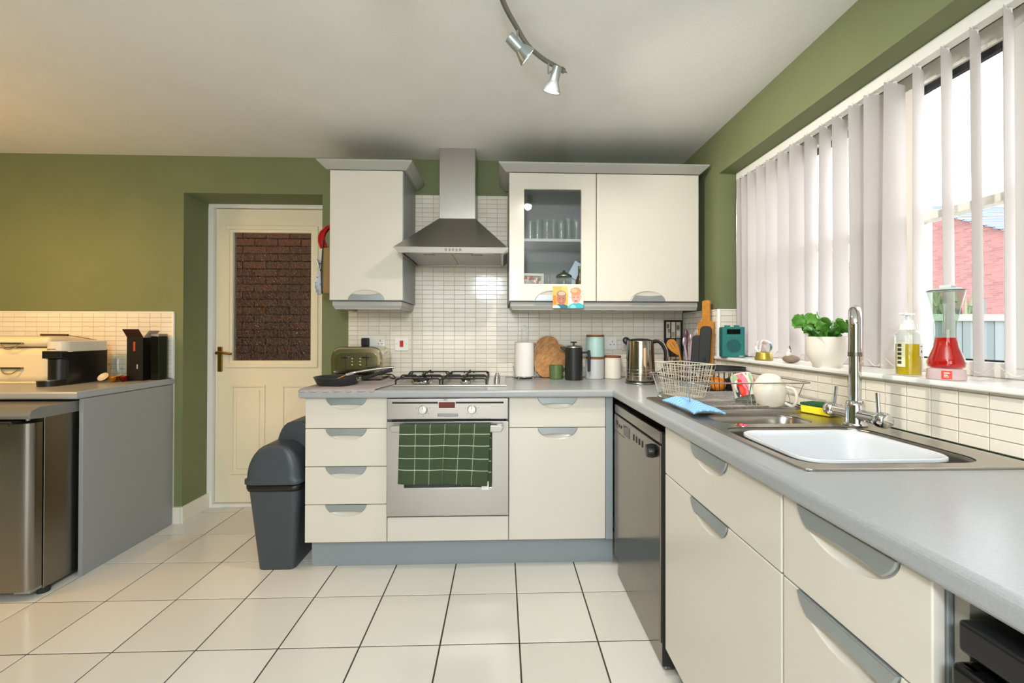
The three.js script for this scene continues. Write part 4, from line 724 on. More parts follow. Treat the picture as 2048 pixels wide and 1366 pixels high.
{
  const t = thing('paper_towel_holder', 'chrome wire kitchen roll holder beside the wooden heart board', 'holder', [0.137, T, 0.085]);
  const base = [ring(0.062, 0.0022, 0, 0.012, 0, 36)], feet = []; for (const a of [0.6, 2.2, 3.9, 5.4]) base.push(at(new THREE.SphereGeometry(0.0055, 10, 8), 0.062 * Math.cos(a), 0.0055, 0.062 * Math.sin(a)));
  base.push(rod(V(-0.062, 0.012, 0), V(0.062, 0.012, 0), 0.0022), rod(V(0, 0.012, -0.062), V(0, 0.012, 0.062), 0.0022)); mesh('base', base, M.chrome, t);
  mesh('post', tube([V(-0.014, 0.012, 0), V(-0.014, 0.2, 0), V(-0.013, 0.315, 0), V(0, 0.33, 0), V(0.013, 0.315, 0), V(0.014, 0.2, 0), V(0.014, 0.012, 0)], 0.0022, 60, 6), M.chrome, t);
  mesh('side_hoop', [tube([V(-0.064, 0.012, 0.03), V(-0.068, 0.06, 0.02), V(-0.068, 0.078, 0), V(-0.068, 0.06, -0.02), V(-0.064, 0.012, -0.03)], 0.0022, 30, 6), tube([V(-0.05, 0.012, 0.05), V(-0.06, 0.05, 0.045), V(-0.062, 0.064, 0.03), V(-0.06, 0.05, 0.015), V(-0.05, 0.012, 0.015)], 0.0018, 30, 6)], M.chrome, t);
  mesh('side_arm', tube([V(0.064, 0.012, 0.01), V(0.07, 0.1, 0.0), V(0.07, 0.2, 0), V(0.066, 0.22, -0.01)], 0.0022, 20, 6), M.chrome, t);
  const r = thing('paper_towel_roll', 'white kitchen paper roll on a chrome wire holder', 'paper roll', [0.137, T + 0.015, 0.085]);
  mesh('paper', lathe([[0.02, 0], [0.058, 0], [0.0595, 0.002], [0.0595, 0.208], [0.058, 0.21], [0.02, 0.21], [0.02, 0]], 40), std(0xf4eeea, 0.95, 0, { bumpMap: data(64, (x, y) => n16(x, y), false, 8, 8), bumpScale: 0.001 }), r); mesh('core', lathe([[0.0185, 0], [0.02, 0], [0.02, 0.2105], [0.0185, 0.2105], [0.0185, 0]], 24), std(0xb49a78, 0.9), r);
}
{
  const b = thing('heart_board', 'heart-shaped wooden chopping board leaning against the tiles', 'board', [0.297, T + 0.004, 0.062]);
  const s = new THREE.Shape(); s.moveTo(-0.04, 0.002); s.quadraticCurveTo(0.02, -0.006, 0.085, 0.052); s.bezierCurveTo(0.13, 0.1, 0.14, 0.2, 0.055, 0.203); s.bezierCurveTo(0.05, 0.26, -0.02, 0.27, -0.062, 0.235); s.bezierCurveTo(-0.115, 0.19, -0.112, 0.07, -0.075, 0.028); s.quadraticCurveTo(-0.06, 0.006, -0.04, 0.002);
  const g = muv(ext(s, 0.016, 0.003, 16)); const m = mesh('board', g, std(0xffffff, 0.55, 0, { map: (() => { const t = woodTex([0.84, 0.62, 0.36], [0.58, 0.36, 0.15], 4, 4); t.rotation = 0.9; return t; })() }), b); m.rotation.x = -0.13;
}
{
  const m = thing('green_mug', 'small olive green mug in front of the heart board', 'mug', [0.33, T, 0.115]); const gm = std(0x5c7244, 0.35);
  mesh('cup', lathe([[0.0001, 0], [0.038, 0], [0.041, 0.004], [0.0425, 0.083], [0.041, 0.085], [0.039, 0.083], [0.037, 0.008], [0.0001, 0.006]], 40), gm, m);
  mesh('handle', tube([V(0.04, 0.07, 0), V(0.062, 0.066, 0), V(0.068, 0.045, 0), V(0.06, 0.022, 0), V(0.04, 0.018, 0)], 0.005, 24, 8), gm, m);
  mesh('leaf_relief', [rod(V(0, 0.015, 0.0415), V(0, 0.07, 0.042), 0.001, 5), rod(V(0, 0.03, 0.0412), V(0.012, 0.048, 0.04), 0.001, 5), rod(V(0, 0.03, 0.0412), V(-0.012, 0.048, 0.04), 0.001, 5)], std(0x6d8552, 0.35), m);
}
{
  const p = thing('french_press', 'matte black cafetiere between the green mug and canisters', 'cafetiere', [0.43, T, 0.165]); const bm = std(0x1d1e1e, 0.42);
  mesh('body', lathe([[0.0001, 0], [0.05, 0], [0.052, 0.003], [0.052, 0.19], [0.053, 0.195], [0.0001, 0.196]], 44), bm, p); mesh('lid', lathe([[0.0001, 0.208], [0.046, 0.206], [0.052, 0.2], [0.053, 0.194]], 40), M.steel, p);
  mesh('plunger', [cyl(0.006, 0.006, 0.018, 0, 0.206, 0, 12), bb(-0.018, 0.018, 0.222, 0.23, -0.012, 0.012, 0.003)], bm, p);
  mesh('spout', ext([[-0.05, 0.17], [-0.05, 0.195], [-0.078, 0.197], [-0.078, 0.192]], 0.026, 0.003).translate(0, 0, -0.013), bm, p);
  mesh('handle', [bb(0.05, 0.095, 0.158, 0.17, -0.009, 0.009, 0.003), bb(0.085, 0.1, 0.05, 0.178, -0.01, 0.01, 0.004)], bm, p);
}
function canister(label, x, y, z, r, h, color) {
  const c = thing('canister', label, 'canister', [x, y, z]); mesh('jar', lathe([[0.0001, 0], [r - 0.003, 0], [r, 0.004], [r, h - 0.012], [r - 0.003, h - 0.008], [0.0001, h - 0.008]], 44), std(color, 0.35), c); mesh('lid', [cyl(r - 0.002, r - 0.001, 0.012, 0, h - 0.008, 0, 44)], M.woodDark, c);
}
canister('pale grey canister under the blue one with wooden lid', 0.572, T, 0.1, 0.056, 0.13, 0xc3c4c4);
canister('pale blue canister stacked on the grey one', 0.575, T + 0.1345, 0.1, 0.056, 0.132, 0xa9c9c5);
canister('cream canister with a wooden lid behind the kettle', 0.688, T, 0.085, 0.053, 0.137, 0xe6dfcf);
{
  const k = thing('kettle', 'brushed steel jug kettle with a black handle', 'kettle', [0.775, T, 0.345], -0.1);
  const km = std(0xb0a698, 0.16, 1);
  mesh('body', lathe([[0.0001, 0.016], [0.078, 0.016], [0.08, 0.02], [0.079, 0.075], [0.0775, 0.08], [0.0785, 0.085], [0.072, 0.236], [0.068, 0.242], [0.0001, 0.243]], 56), km, k);
  mesh('bands', [0.045, 0.062, 0.08].map((y) => ring(0.0795, 0.0015, 0, y, 0, 56, 5)), M.chrome, k);
  mesh('power_base', lathe([[0.0001, 0], [0.082, 0], [0.084, 0.004], [0.08, 0.015], [0.0001, 0.0155]], 48), M.darkSteel, k);
  mesh('lid', lathe([[0.0001, 0.252], [0.04, 0.25], [0.06, 0.244], [0.062, 0.24]], 40), M.blackPlastic, k);
  const hp = [V(0.066, 0.232, 0), V(0.1, 0.236, 0), V(0.132, 0.2, 0), V(0.142, 0.14, 0), V(0.13, 0.08, 0), V(0.082, 0.05, 0)];
  const h = mesh('handle', tube(hp, 0.011, 40, 12), M.blackPlastic, k); mesh('trim', tube(hp.map((p) => V(p.x + 0.006, p.y + 0.003, 0.002)), 0.008, 40, 10), M.chrome, h);
  mesh('water_window', bb(0.0, 0.012, 0.09, 0.2, 0.0745, 0.0775, 0.002), std(0xd8b48c, 0.2), k);
  const crest = canvas(128, 64, (c, w, hh) => { c.fillStyle = '#9c958b'; c.fillRect(0, 0, w, hh); c.fillStyle = '#4a443d'; for (let i = 0; i < 4; i++) c.fillRect(14 + i * 28, 12, 16, 40); });
  mesh('emblem', at(new THREE.PlaneGeometry(0.03, 0.015), 0.052, 0.033, 0.063, 0, 0.69, 0), std(0xffffff, 0.3, 0.7, { map: crest }), k);
}
{ // black ladle hung on a plug cable side
  const l = thing('ladle', 'black plastic ladle standing behind the kettle', 'ladle', [0.745, T, 0.215]);
  mesh('cup', at(new THREE.SphereGeometry(0.024, 20, 12, 0, 2 * PI, 0, PI / 2).scale(1, 0.8, 1), -0.01, 0.235, 0, 1.2, 0.2), std(0x232323, 0.4, 0, { side: THREE.DoubleSide }), l); mesh('handle', tube([V(-0.005, 0.225, 0), V(0.0, 0.15, 0.003), V(0.008, 0.06, 0.006), V(0.004, 0.004, 0.004)], 0.0045, 24, 8), M.blackMatte, l);
}
{ // recipe-print rack behind the utensils
  const f = thing('framed_print', 'black framed strip print of food pictures behind the utensils', 'picture', [1.098, T, 0.02]);
  const pr = canvas(256, 768, (c, w, h) => {
    c.fillStyle = '#2a2522'; c.fillRect(0, 0, w, h); const r = (x, y, a, b, col) => { c.fillStyle = col; c.fillRect(x, y, a, b); };
    r(14, 14, 72, 220, '#cfc6b2'); r(96, 14, 64, 220, '#d9d0bd'); r(170, 14, 72, 220, '#c2b7a2'); r(22, 40, 40, 60, '#6d6456'); r(40, 110, 40, 50, '#8a7d69'); r(182, 60, 46, 60, '#6a6358'); r(182, 140, 52, 60, '#e4dfd2'); r(104, 150, 46, 70, '#a89a80');
    r(170, 246, 72, 230, '#6e6a66'); c.strokeStyle = '#bdb8b0'; c.lineWidth = 3; for (let i = 0; i < 26; i++) { c.beginPath(); c.moveTo(174, 252 + i * 8); c.lineTo(190 + rnd() * 48, 254 + i * 8); c.stroke(); }
    r(14, 246, 146, 230, '#3a3330'); r(14, 490, 70, 250, '#c2ab8d'); r(92, 490, 150, 250, '#b9a488'); r(30, 520, 30, 120, '#59493a'); r(120, 540, 60, 90, '#7c6a55');
  });
  mesh('print', bb(-0.052, 0.052, 0.0, 0.36, -0.004, 0.004, 0), std(0xffffff, 0.4, 0, { map: pr }), f);
  f.children[0].geometry = (() => { const g = new THREE.BoxGeometry(0.104, 0.36, 0.008); return g.translate(0, 0.18, 0); })();
  mesh('frame', [bb(-0.058, -0.051, 0.007, 0.359, -0.007, 0.008, 0), bb(0.051, 0.058, 0.007, 0.359, -0.007, 0.008, 0), bb(-0.058, 0.058, 0.359, 0.366, -0.007, 0.008, 0.001), bb(-0.058, 0.058, 0, 0.007, -0.007, 0.008, 0.001), bb(-0.02, -0.016, 0, 0.36, -0.002, 0.006, 0), bb(0.014, 0.018, 0, 0.36, -0.002, 0.006, 0)], M.blackMatte, f);
}
{ // utensil pot and what stands in it
  const px = 1.075, pz = 0.215;
  const u = thing('utensil_pot', 'black wire utensil pot in the corner behind the wire basket', 'pot', [px, T, pz]);
  const g = [ring(0.055, 0.002, 0, 0.12, 0), ring(0.053, 0.002, 0, 0.06, 0), ring(0.05, 0.002, 0, 0.003, 0), cyl(0.05, 0.05, 0.003, 0, 0, 0)]; for (let i = 0; i < 22; i++) { const a = i / 22 * 2 * PI; g.push(rod(V(0.05 * Math.cos(a), 0.003, 0.05 * Math.sin(a)), V(0.055 * Math.cos(a), 0.12, 0.055 * Math.sin(a)), 0.0014, 5)); }
  mesh('wire_body', g, M.castIron, u);
  const w = thing('slotted_spoon', 'slotted wooden spoon leaning out of the utensil pot', 'spoon', [px - 0.02, T + 0.004, pz + 0.01]);
  const s = new THREE.Shape(); s.moveTo(-0.008, 0); s.quadraticCurveTo(-0.034, 0.05, -0.026, 0.085); s.quadraticCurveTo(0, 0.115, 0.026, 0.085); s.quadraticCurveTo(0.034, 0.05, 0.008, 0);
  for (const x of [-0.009, 0.009]) s.holes.push(new THREE.Path([[x - 0.0025, 0.04], [x + 0.0025, 0.04], [x + 0.0025, 0.08], [x - 0.0025, 0.08]].map(([a, b]) => new THREE.Vector2(a, b))));
  const sg = muv(ext(s, 0.006, 0.0015, 10)); mesh('head', sg.rotateZ(0.62).translate(-0.02, 0.155, 0.02), M.beech, w); mesh('handle', rod(V(0.025, 0.004, 0), V(-0.016, 0.16, 0.023), 0.0055, 10), M.beech, w);
  const plum = std(0x6b3f58, 0.25);
  for (let i = 0; i < 5; i++) {
    const a = -0.4 + i * 0.24, q = thing('plum_utensil', 'plum handled utensil bunched in the utensil pot', 'utensil', [px + 0.008 + i * 0.008, T + 0.004, pz + 0.016 - (i % 2) * 0.022], 0, 'plum utensils in the pot'), tip = V(-0.01 + 0.013 * i, 0.215 + 0.022 * ((i * 2) % 3), 0.012);
    mesh('handle', tube([V(0, 0.0, 0), V(0.008, 0.1, 0.004), tip], 0.0065, 16, 8), i % 2 ? plum : std(0xc9b0bd, 0.3), q); mesh('head', at(new THREE.SphereGeometry(0.017, 14, 10).scale(0.8, 1.7, 0.4), tip.x, tip.y + 0.012, tip.z), i % 2 ? plum : std(0xbba7b0, 0.3, 0.5), q);
  }
  for (let i = 0; i < 2; i++) { const q = thing('black_spatula', i ? 'tall black silicone spatula propped against the paddle board' : 'short broad black turner propped against the paddle board', 'spatula', i ? [1.098, T + 0.002, 0.425] : [1.062, T + 0.002, 0.4], -0.5); const H = i ? 0.315 : 0.265; mesh('handle', rod(V(0, 0, 0), V(0.004, H - 0.17, 0), 0.008, 8), M.blackMatte, q); mesh('blade', at(ext(rrect(i ? 0.05 : 0.044, 0.2, 0.021), 0.01, 0.004), 0.006, H - 0.1, -0.005, 0, 0, -0.06), M.blackMatte, q); }
  const b = thing('paddle_board', 'tall wooden paddle board with a long handle leaning in the corner', 'board', [1.133, T + 0.004, 0.375]);
  const ps = new THREE.Shape(); ps.moveTo(-0.05, 0.0); ps.lineTo(0.05, 0); ps.lineTo(0.05, 0.33); ps.quadraticCurveTo(0.05, 0.342, 0.035, 0.342); ps.lineTo(0.022, 0.342); ps.lineTo(0.022, 0.455); ps.quadraticCurveTo(0, 0.462, -0.022, 0.455); ps.lineTo(-0.022, 0.342); ps.lineTo(-0.035, 0.342); ps.quadraticCurveTo(-0.05, 0.342, -0.05, 0.33);
  const m = mesh('board', muv(ext(ps, 0.014, 0.003, 8)), M.beech, b); m.rotation.set(0, -PI / 2 + 0.35, 0); m.rotation.order = 'YXZ'; m.rotation.x = -0.03;
}
// ---------------------------------------------------------------- window sill
{
  const r = thing('radio', 'teal table radio on the window sill', 'radio', [1.178, 1.061, 0.56], -0.26); const tm = std(0x0f6b66, 0.5);
  mesh('case', bb(-0.053, 0.053, 0, 0.155, -0.036, 0.03, 0.006), tm, r); mesh('display', bb(-0.031, 0.031, 0.118, 0.143, 0.029, 0.0306, 0), M.blackGloss, r);
  const sp = data(64, (x, y) => (Math.hypot((x * 16) % 1 - 0.5, (y * 16) % 1 - 0.5) < 0.3 ? 0 : 1), false, 1, 1); mesh('speaker', at(cyl(0.033, 0.033, 0.002, 0, 0, 0, 36), 0, 0.058, 0.0295, PI / 2), std(0x0d5c58, 0.6, 0, { bumpMap: sp, bumpScale: 0.002 }), r);
  for (let i = 0; i < 5; i++) mesh('button', at(cyl(0.0028, 0.0026, 0.003, 0, 0, 0, 8), -0.026 + i * 0.013, 0.108, 0.029, PI / 2), std(0x2f8d86, 0.4), r);
  for (const x of [-0.022, 0.022]) mesh('top_knob', cyl(0.0135, 0.0135, 0.008, x, 0.155, 0, 20), tm, r);
  mesh('cable', tube([V(0.04, 0.006, -0.038), V(0.08, 0.004, -0.03), V(0.1, 0.004, -0.02)], 0.002, 16, 6), M.blackMatte, r); mesh('badge', bb(0.025, 0.044, 0.006, 0.0085, 0.0295, 0.0308, 0), M.white, r);
}
{
  const g = thing('snow_globe', 'small snow globe with a gold base on the window sill', 'ornament', [1.193, 1.061, 0.795]);
  mesh('base', lathe([[0.0001, 0], [0.037, 0], [0.037, 0.008], [0.034, 0.014], [0.031, 0.034], [0.028, 0.038], [0.0001, 0.038]], 36), std(0xb3a048, 0.35, 0.7), g);
  mesh('globe', at(new THREE.SphereGeometry(0.034, 32, 20), 0, 0.062, 0), std(0xffffff, 0.0, 0, { transmission: 1, thickness: 0.06, ior: 1.33 }), g);
  mesh('figure', [cyl(0.012, 0.004, 0.03, 0, 0.042, 0, 10), at(new THREE.SphereGeometry(0.007, 10, 8), 0.002, 0.076, 0)], std(0xd9c5bd, 0.6), g);
}
{
  const s = thing('stone_ornament', 'brown pebble ornament with a white bird on the window sill', 'ornament', [1.193, 1.061, 0.972]);
  mesh('pebble', at(new THREE.SphereGeometry(0.03, 28, 16).scale(1.0, 0.55, 1.1), 0, 0.0165, 0), std(0x8d7b69, 0.6, 0, { bumpMap: data(64, (x, y) => n16(x, y), false, 2, 2), bumpScale: 0.002 }), s);
  mesh('bird', [at(new THREE.SphereGeometry(0.012, 14, 10).scale(0.8, 1.2, 0.7), -0.012, 0.036, 0.002), at(new THREE.SphereGeometry(0.006, 10, 8), -0.01, 0.052, 0.002)], std(0xeee6da, 0.5), s); mesh('twig', tube([V(0.0, 0.03, -0.005), V(0.004, 0.05, -0.008), V(-0.002, 0.07, -0.006)], 0.0025, 10, 6), std(0x6f6657, 0.8), s);
}
{
  const p = thing('potted_plant', 'green leaf cactus in a round cream pot on the window sill', 'plant', [1.187, 1.061, 1.168]);
  const pot = mesh('pot', lathe([[0.0001, 0.006], [0.038, 0.006], [0.04, 0], [0.044, 0], [0.044, 0.01], [0.057, 0.03], [0.064, 0.06], [0.065, 0.108], [0.064, 0.111], [0.061, 0.108], [0.058, 0.09], [0.0001, 0.088]], 48), std(0xefe8dc, 0.3), p);
  mesh('soil', cyl(0.06, 0.06, 0.004, 0, 0.086, 0, 28), std(0x3a2c20, 0.95), p);
  const gm = [0x3f7a1c, 0x4d8824, 0x346a1a, 0x5b942e].map((c) => std(c, 0.45));
  const leaf = sheet((u, v) => { const w = (0.006 + 0.017 * Math.sin(Math.min(1, v * 1.12) * PI * 0.86)) * (1 + 0.16 * Math.sin(v * 17)), s = (u - 0.5) * 2; return V(s * w, v * 0.046, -0.0035 * (1 - s * s) + 0.004 * Math.sin(v * 3)); }, 6, 14, 0.0022);
  const tips = [];
  const chain = (az, tilt, n, x0, z0, y0 = 0.1) => {
    let pos = V(x0, y0, z0), t = tilt;
    for (let k = 0; k < n; k++) {
      const m = mesh('leaf', leaf, gm[Math.floor(rnd() * 4)], p), dir = V(Math.sin(t) * Math.cos(az), Math.cos(t), Math.sin(t) * Math.sin(az));
      m.position.copy(pos); const q = new THREE.Quaternion().setFromUnitVectors(V(0, 1, 0), dir), sp = new THREE.Quaternion().setFromAxisAngle(V(0, 1, 0), rr(-1.2, 1.2) - az); m.quaternion.copy(q).multiply(sp);
      const sc = rr(0.72, 0.98); m.scale.setScalar(sc); pos = pos.clone().addScaledVector(dir, 0.043 * sc); t = Math.min(2.1, t + rr(0.15, 0.5));
    }
    tips.push(pos);
  };
  for (let i = 0; i < 13; i++) { const az = i / 13 * 2 * PI + rr(-0.2, 0.2), away = Math.cos(az) > 0.2; chain(az, away ? rr(0.05, 0.3) : rr(0.25, 0.85), away ? 2 : 3, 0.028 * Math.cos(az), 0.028 * Math.sin(az)); }
  for (let i = 0; i < 6; i++) chain(rr(1.8, 4.6), rr(0, 0.35), 3, rr(-0.02, 0.01), rr(-0.025, 0.025));
  mesh('flower_bud', at(new THREE.ConeGeometry(0.004, 0.03, 8), tips[3].x - 0.006, tips[3].y, tips[3].z, 0, 0, 1.2), std(0xe7a294, 0.5), p);
}
{
  const b = thing('soap_dispenser', 'clear pump bottle of yellow washing-up liquid on the sill', 'bottle', [1.187, 1.061, 1.472]);
  mesh('bottle', lathe([[0.0001, 0.001], [0.027, 0.001], [0.03, 0.004], [0.0305, 0.118], [0.028, 0.126], [0.018, 0.131], [0.018, 0.134], [0.0168, 0.134], [0.0168, 0.131], [0.0268, 0.125], [0.0292, 0.117], [0.0288, 0.005], [0.0001, 0.003]], 40), M.clear, b);
  mesh('liquid', lathe([[0.0001, 0.0035], [0.0275, 0.0035], [0.0284, 0.006], [0.0284, 0.092], [0.0001, 0.092]], 40), std(0xe6cf10, 0.05, 0, { transmission: 0.55, thickness: 0, ior: 1.35 }), b);
  mesh('pump', [cyl(0.021, 0.019, 0.016, 0, 0.134, 0), cyl(0.012, 0.01, 0.012, 0, 0.15, 0), cyl(0.006, 0.006, 0.018, 0, 0.16, 0), cyl(0.016, 0.014, 0.006, 0, 0.176, 0), bb(-0.026, 0, 0.1765, 0.1825, -0.006, 0.006, 0.002)], M.whiteGloss, b);
  const lab = canvas(128, 256, (c, w, h) => { c.fillStyle = '#e9e3b8'; c.fillRect(0, 0, w, h); c.fillStyle = '#3b3b30'; for (let i = 0; i < 5; i++) c.fillRect(20, 20 + i * 44, 60, 30); });
  mesh('label', new THREE.CylinderGeometry(0.0309, 0.0309, 0.072, 16, 1, true, -1.75, 0.75).translate(0, 0.062, 0), std(0xffffff, 0.5, 0, { map: lab, side: THREE.DoubleSide }), b);
  const lab2 = canvas(64, 96, (c) => { c.fillStyle = '#f3f1e6'; c.fillRect(0, 0, 64, 96); c.fillStyle = '#4c5360'; c.beginPath(); c.arc(32, 60, 12, 0, 7); c.fill(); c.fillRect(14, 14, 36, 6); });
  mesh('label', new THREE.CylinderGeometry(0.0309, 0.0309, 0.034, 10, 1, true, 0.05, 0.5).translate(0, 0.075, 0), std(0xffffff, 0.5, 0, { map: lab2, side: THREE.DoubleSide }), b);
  mesh('dip_tube', cyl(0.002, 0.002, 0.12, 0, 0.008, 0, 8), M.white, b);
}
{
  const b = thing('red_soap_bottle', 'waisted clear bottle half full of red liquid on the sill', 'bottle', [1.183, 1.061, 1.578], 0.4);
  const prof = [[0.03, 0.03], [0.0365, 0.034], [0.038, 0.045], [0.035, 0.058], [0.026, 0.085], [0.0215, 0.115], [0.0225, 0.15], [0.029, 0.19], [0.037, 0.228], [0.038, 0.236]];
  mesh('bottle', lathe([[0.0001, 0.029], ...prof, ...prof.map(([r, y]) => [r - 0.0014, y]).reverse()], 40), std(0xeef2ef, 0.03, 0, { transmission: 1, thickness: 0, ior: 1.45 }), b);
  mesh('liquid', lathe([[0.0001, 0.031], [0.029, 0.032], [0.035, 0.036], [0.036, 0.045], [0.0332, 0.058], [0.0242, 0.085], [0.0198, 0.112], [0.0001, 0.112]], 40), std(0xff1012, 0.06, 0, { transmission: 0.6, thickness: 0, ior: 1.35 }), b);
  mesh('foot', lathe([[0.0001, 0], [0.037, 0], [0.039, 0.004], [0.037, 0.028], [0.03, 0.031], [0.0001, 0.031]], 40), std(0xf0dede, 0.12, 0, { transmission: 0.5, thickness: 0 }), b);
  mesh('cap', [lathe([[0.0001, 0.244], [0.03, 0.242], [0.039, 0.236], [0.0001, 0.235]], 32), bb(-0.005, 0.03, 0.243, 0.252, -0.012, 0.012, 0.002)], std(0xc9d2cd, 0.25), b);
  const lab = canvas(64, 64, (c) => { c.fillStyle = '#e2432c'; c.fillRect(0, 0, 64, 64); c.fillStyle = '#fbe9e2'; c.fillRect(14, 14, 36, 8); c.fillRect(14, 30, 24, 8); c.fillRect(14, 44, 30, 6); });
  mesh('label', new THREE.CylinderGeometry(0.0394, 0.0394, 0.022, 10, 1, true, -1.45, 0.5).translate(0, 0.015, 0), std(0xffffff, 0.5, 0, { map: lab, side: THREE.DoubleSide }), b);
}
// ---------------------------------------------------------------- coffee corner
const TL = 0.898;
{
  const b = thing('bread_bin', 'cream enamel bread bin on the coffee worktop', 'bread bin', [-2.68, TL, 0.18]); const m = std(0xe7d9b8, 0.3);
  mesh('body', bb(-0.19, 0.185, 0, 0.2, -0.14, 0.11, 0.045), m, b); mesh('foot_rim', bb(-0.17, 0.165, 0, 0.012, -0.12, 0.1, 0.004), m, b);
  mesh('lid', bb(-0.192, 0.187, 0.204, 0.26, -0.142, 0.112, 0.03), m, b);
  for (const y of [0.21, 0.075]) { const g = mesh('handle', [bb(-0.06, 0.06, y + 0.008, y + 0.018, 0.108, 0.124, 0.003)], M.darkSteel, b); mesh('pull_ring', tube([V(-0.05, y + 0.01, 0.122), V(-0.02, y - 0.015, 0.13), V(0.02, y - 0.015, 0.13), V(0.05, y + 0.01, 0.122)], 0.003, 20, 8), M.chrome, g); }
  one('carving_knife', 'dark slim knife lying across the bread bin and coffee machine', 'knife', [tube([V(-2.66, TL + 0.269, 0.17), V(-2.55, TL + 0.269, 0.19), V(-2.47, TL + 0.268, 0.21)], 0.006, 20, 8), sheet((u, v) => V(-2.47 + 0.17 * v, TL + 0.268 - 0.026 * v + (u - 0.5) * 0.002, 0.21 + 0.02 * v + (u - 0.5) * 0.02), 2, 10, 0.002)], std(0x4a2a16, 0.35));
}
{
  const c = thing('coffee_machine', 'compact black pod coffee machine with a cream top', 'coffee machine', [-2.392, TL, 0.26]); const km = std(0x171817, 0.3);
  const sh = new THREE.Shape(); sh.moveTo(-0.145, 0.007); sh.lineTo(0.07, 0.007); sh.lineTo(0.07, 0.13); sh.quadraticCurveTo(0.075, 0.145, 0.105, 0.15); sh.lineTo(0.105, 0.178); sh.lineTo(-0.145, 0.178);
  mesh('body', muv(ext(sh, 0.1, 0.006, 8)).rotateY(-PI / 2).translate(0.05, 0, 0), km, c);
  mesh('column', at(cyl(0.049, 0.049, 0.13, 0, 0, 0, 36), 0, 0.01, 0.06), km, c);
  mesh('brew_head', at(cyl(0.043, 0.05, 0.03, 0, 0, 0, 36), 0, 0.148, 0.06), km, c);
  mesh('lid', [bb(-0.051, 0.051, 0.178, 0.235, -0.146, 0.06, 0.006), at(cyl(0.051, 0.051, 0.0562, 0, 0, 0, 40), 0, 0.178, 0.06)], std(0xded5c4, 0.35), c);
  mesh('lever_line', bb(-0.02, 0.02, 0.192, 0.196, 0.108, 0.112, 0.001), M.darkSteel, c);
  mesh('drip_tray', [at(cyl(0.047, 0.049, 0.03, 0, 0, 0, 36), 0, 0, 0.115), bb(-0.048, 0.048, 0, 0.03, 0.04, 0.115, 0.002)], km, c); mesh('grille', cyl(0.04, 0.04, 0.002, 0, 0.03, 0.115, 32), M.steel, c);
}
one('glass_jar', 'upturned clear glass jar beside the coffee machine', 'jar', lathe([[0.041, 0], [0.042, 0.003], [0.042, 0.12], [0.036, 0.148], [0.02, 0.16], [0.0001, 0.162], [0.0001, 0.159], [0.019, 0.157], [0.034, 0.146], [0.04, 0.12], [0.04, 0.003]], 36), M.clear).position.set(-2.305, TL, 0.075);
{
  const pod = (x, z, col, lb) => { const p = thing('coffee_pod', lb, 'coffee pod', [x, TL + 0.001, z], rr(0, 3)); mesh('cup', lathe([[0.0001, 0], [0.011, 0.001], [0.016, 0.012], [0.02, 0.026], [0.0215, 0.031], [0.0001, 0.032]], 24), std(col, 0.22, 0.95), p); mesh('rim', ring(0.0215, 0.0014, 0, 0.031, 0, 24, 5), std(col, 0.25, 0.9), p); };
  pod(-2.232, 0.165, 0xd9962a, 'gold coffee pod beside the small dish'); pod(-2.21, 0.22, 0xc9852c, 'amber coffee pod in front of the gold one'); pod(-2.178, 0.19, 0x8a2a24, 'dark red coffee pod against the black pod box');
  one('small_dish', 'tiny white rimmed dish tilted beside the coffee pods', 'dish', lathe([[0.0001, 0.002], [0.016, 0.002], [0.026, 0.01], [0.027, 0.012], [0.024, 0.012], [0.015, 0.005], [0.0001, 0.005]], 32).rotateX(0.9), std(0xe7d3b0, 0.3)).position.set(-2.262, TL + 0.026, 0.215);
}
{
  const b = thing('pod_box', 'tall black coffee pod box with its flap open', 'box', [-2.158, TL, 0.1], 0.12); const km = std(0x17130f, 0.4);
  mesh('carton', bb(-0.042, 0.042, 0, 0.255, -0.05, 0.05, 0.001), km, b); mesh('flap', at(bb(-0.042, 0.042, 0, 0.002, 0, 0.06, 0), 0, 0.255, 0.048, -0.9), std(0x3b1d12, 0.5), b); mesh('flap', at(bb(0, 0.002, 0, 0.05, -0.045, 0.045, 0), 0.041, 0.254, 0, 0, 0, -0.6), std(0xb9b2a6, 0.6), b);
  const lab = canvas(128, 384, (c, w, h) => { c.fillStyle = '#17130f'; c.fillRect(0, 0, w, h); c.fillStyle = '#b5482c'; c.fillRect(52, 36, 16, 84); c.fillStyle = '#b9b2a6'; c.fillRect(80, 240, 10, 40); });
  mesh('front_print', at(new THREE.PlaneGeometry(0.082, 0.25), 0, 0.128, 0.0506), std(0xffffff, 0.4, 0, { map: lab }), b);
  const b2 = thing('pod_sleeve', 'narrow glossy black pod sleeve beside the open pod box', 'box', [-2.072, TL, 0.075], 0.12); mesh('carton', bb(-0.022, 0.022, 0, 0.262, -0.04, 0.04, 0.003), M.blackGloss, b2); mesh('top_strip', bb(-0.0215, 0.0215, 0.262, 0.276, -0.039, 0.039, 0.001), std(0x9a9488, 0.5), b2);
}
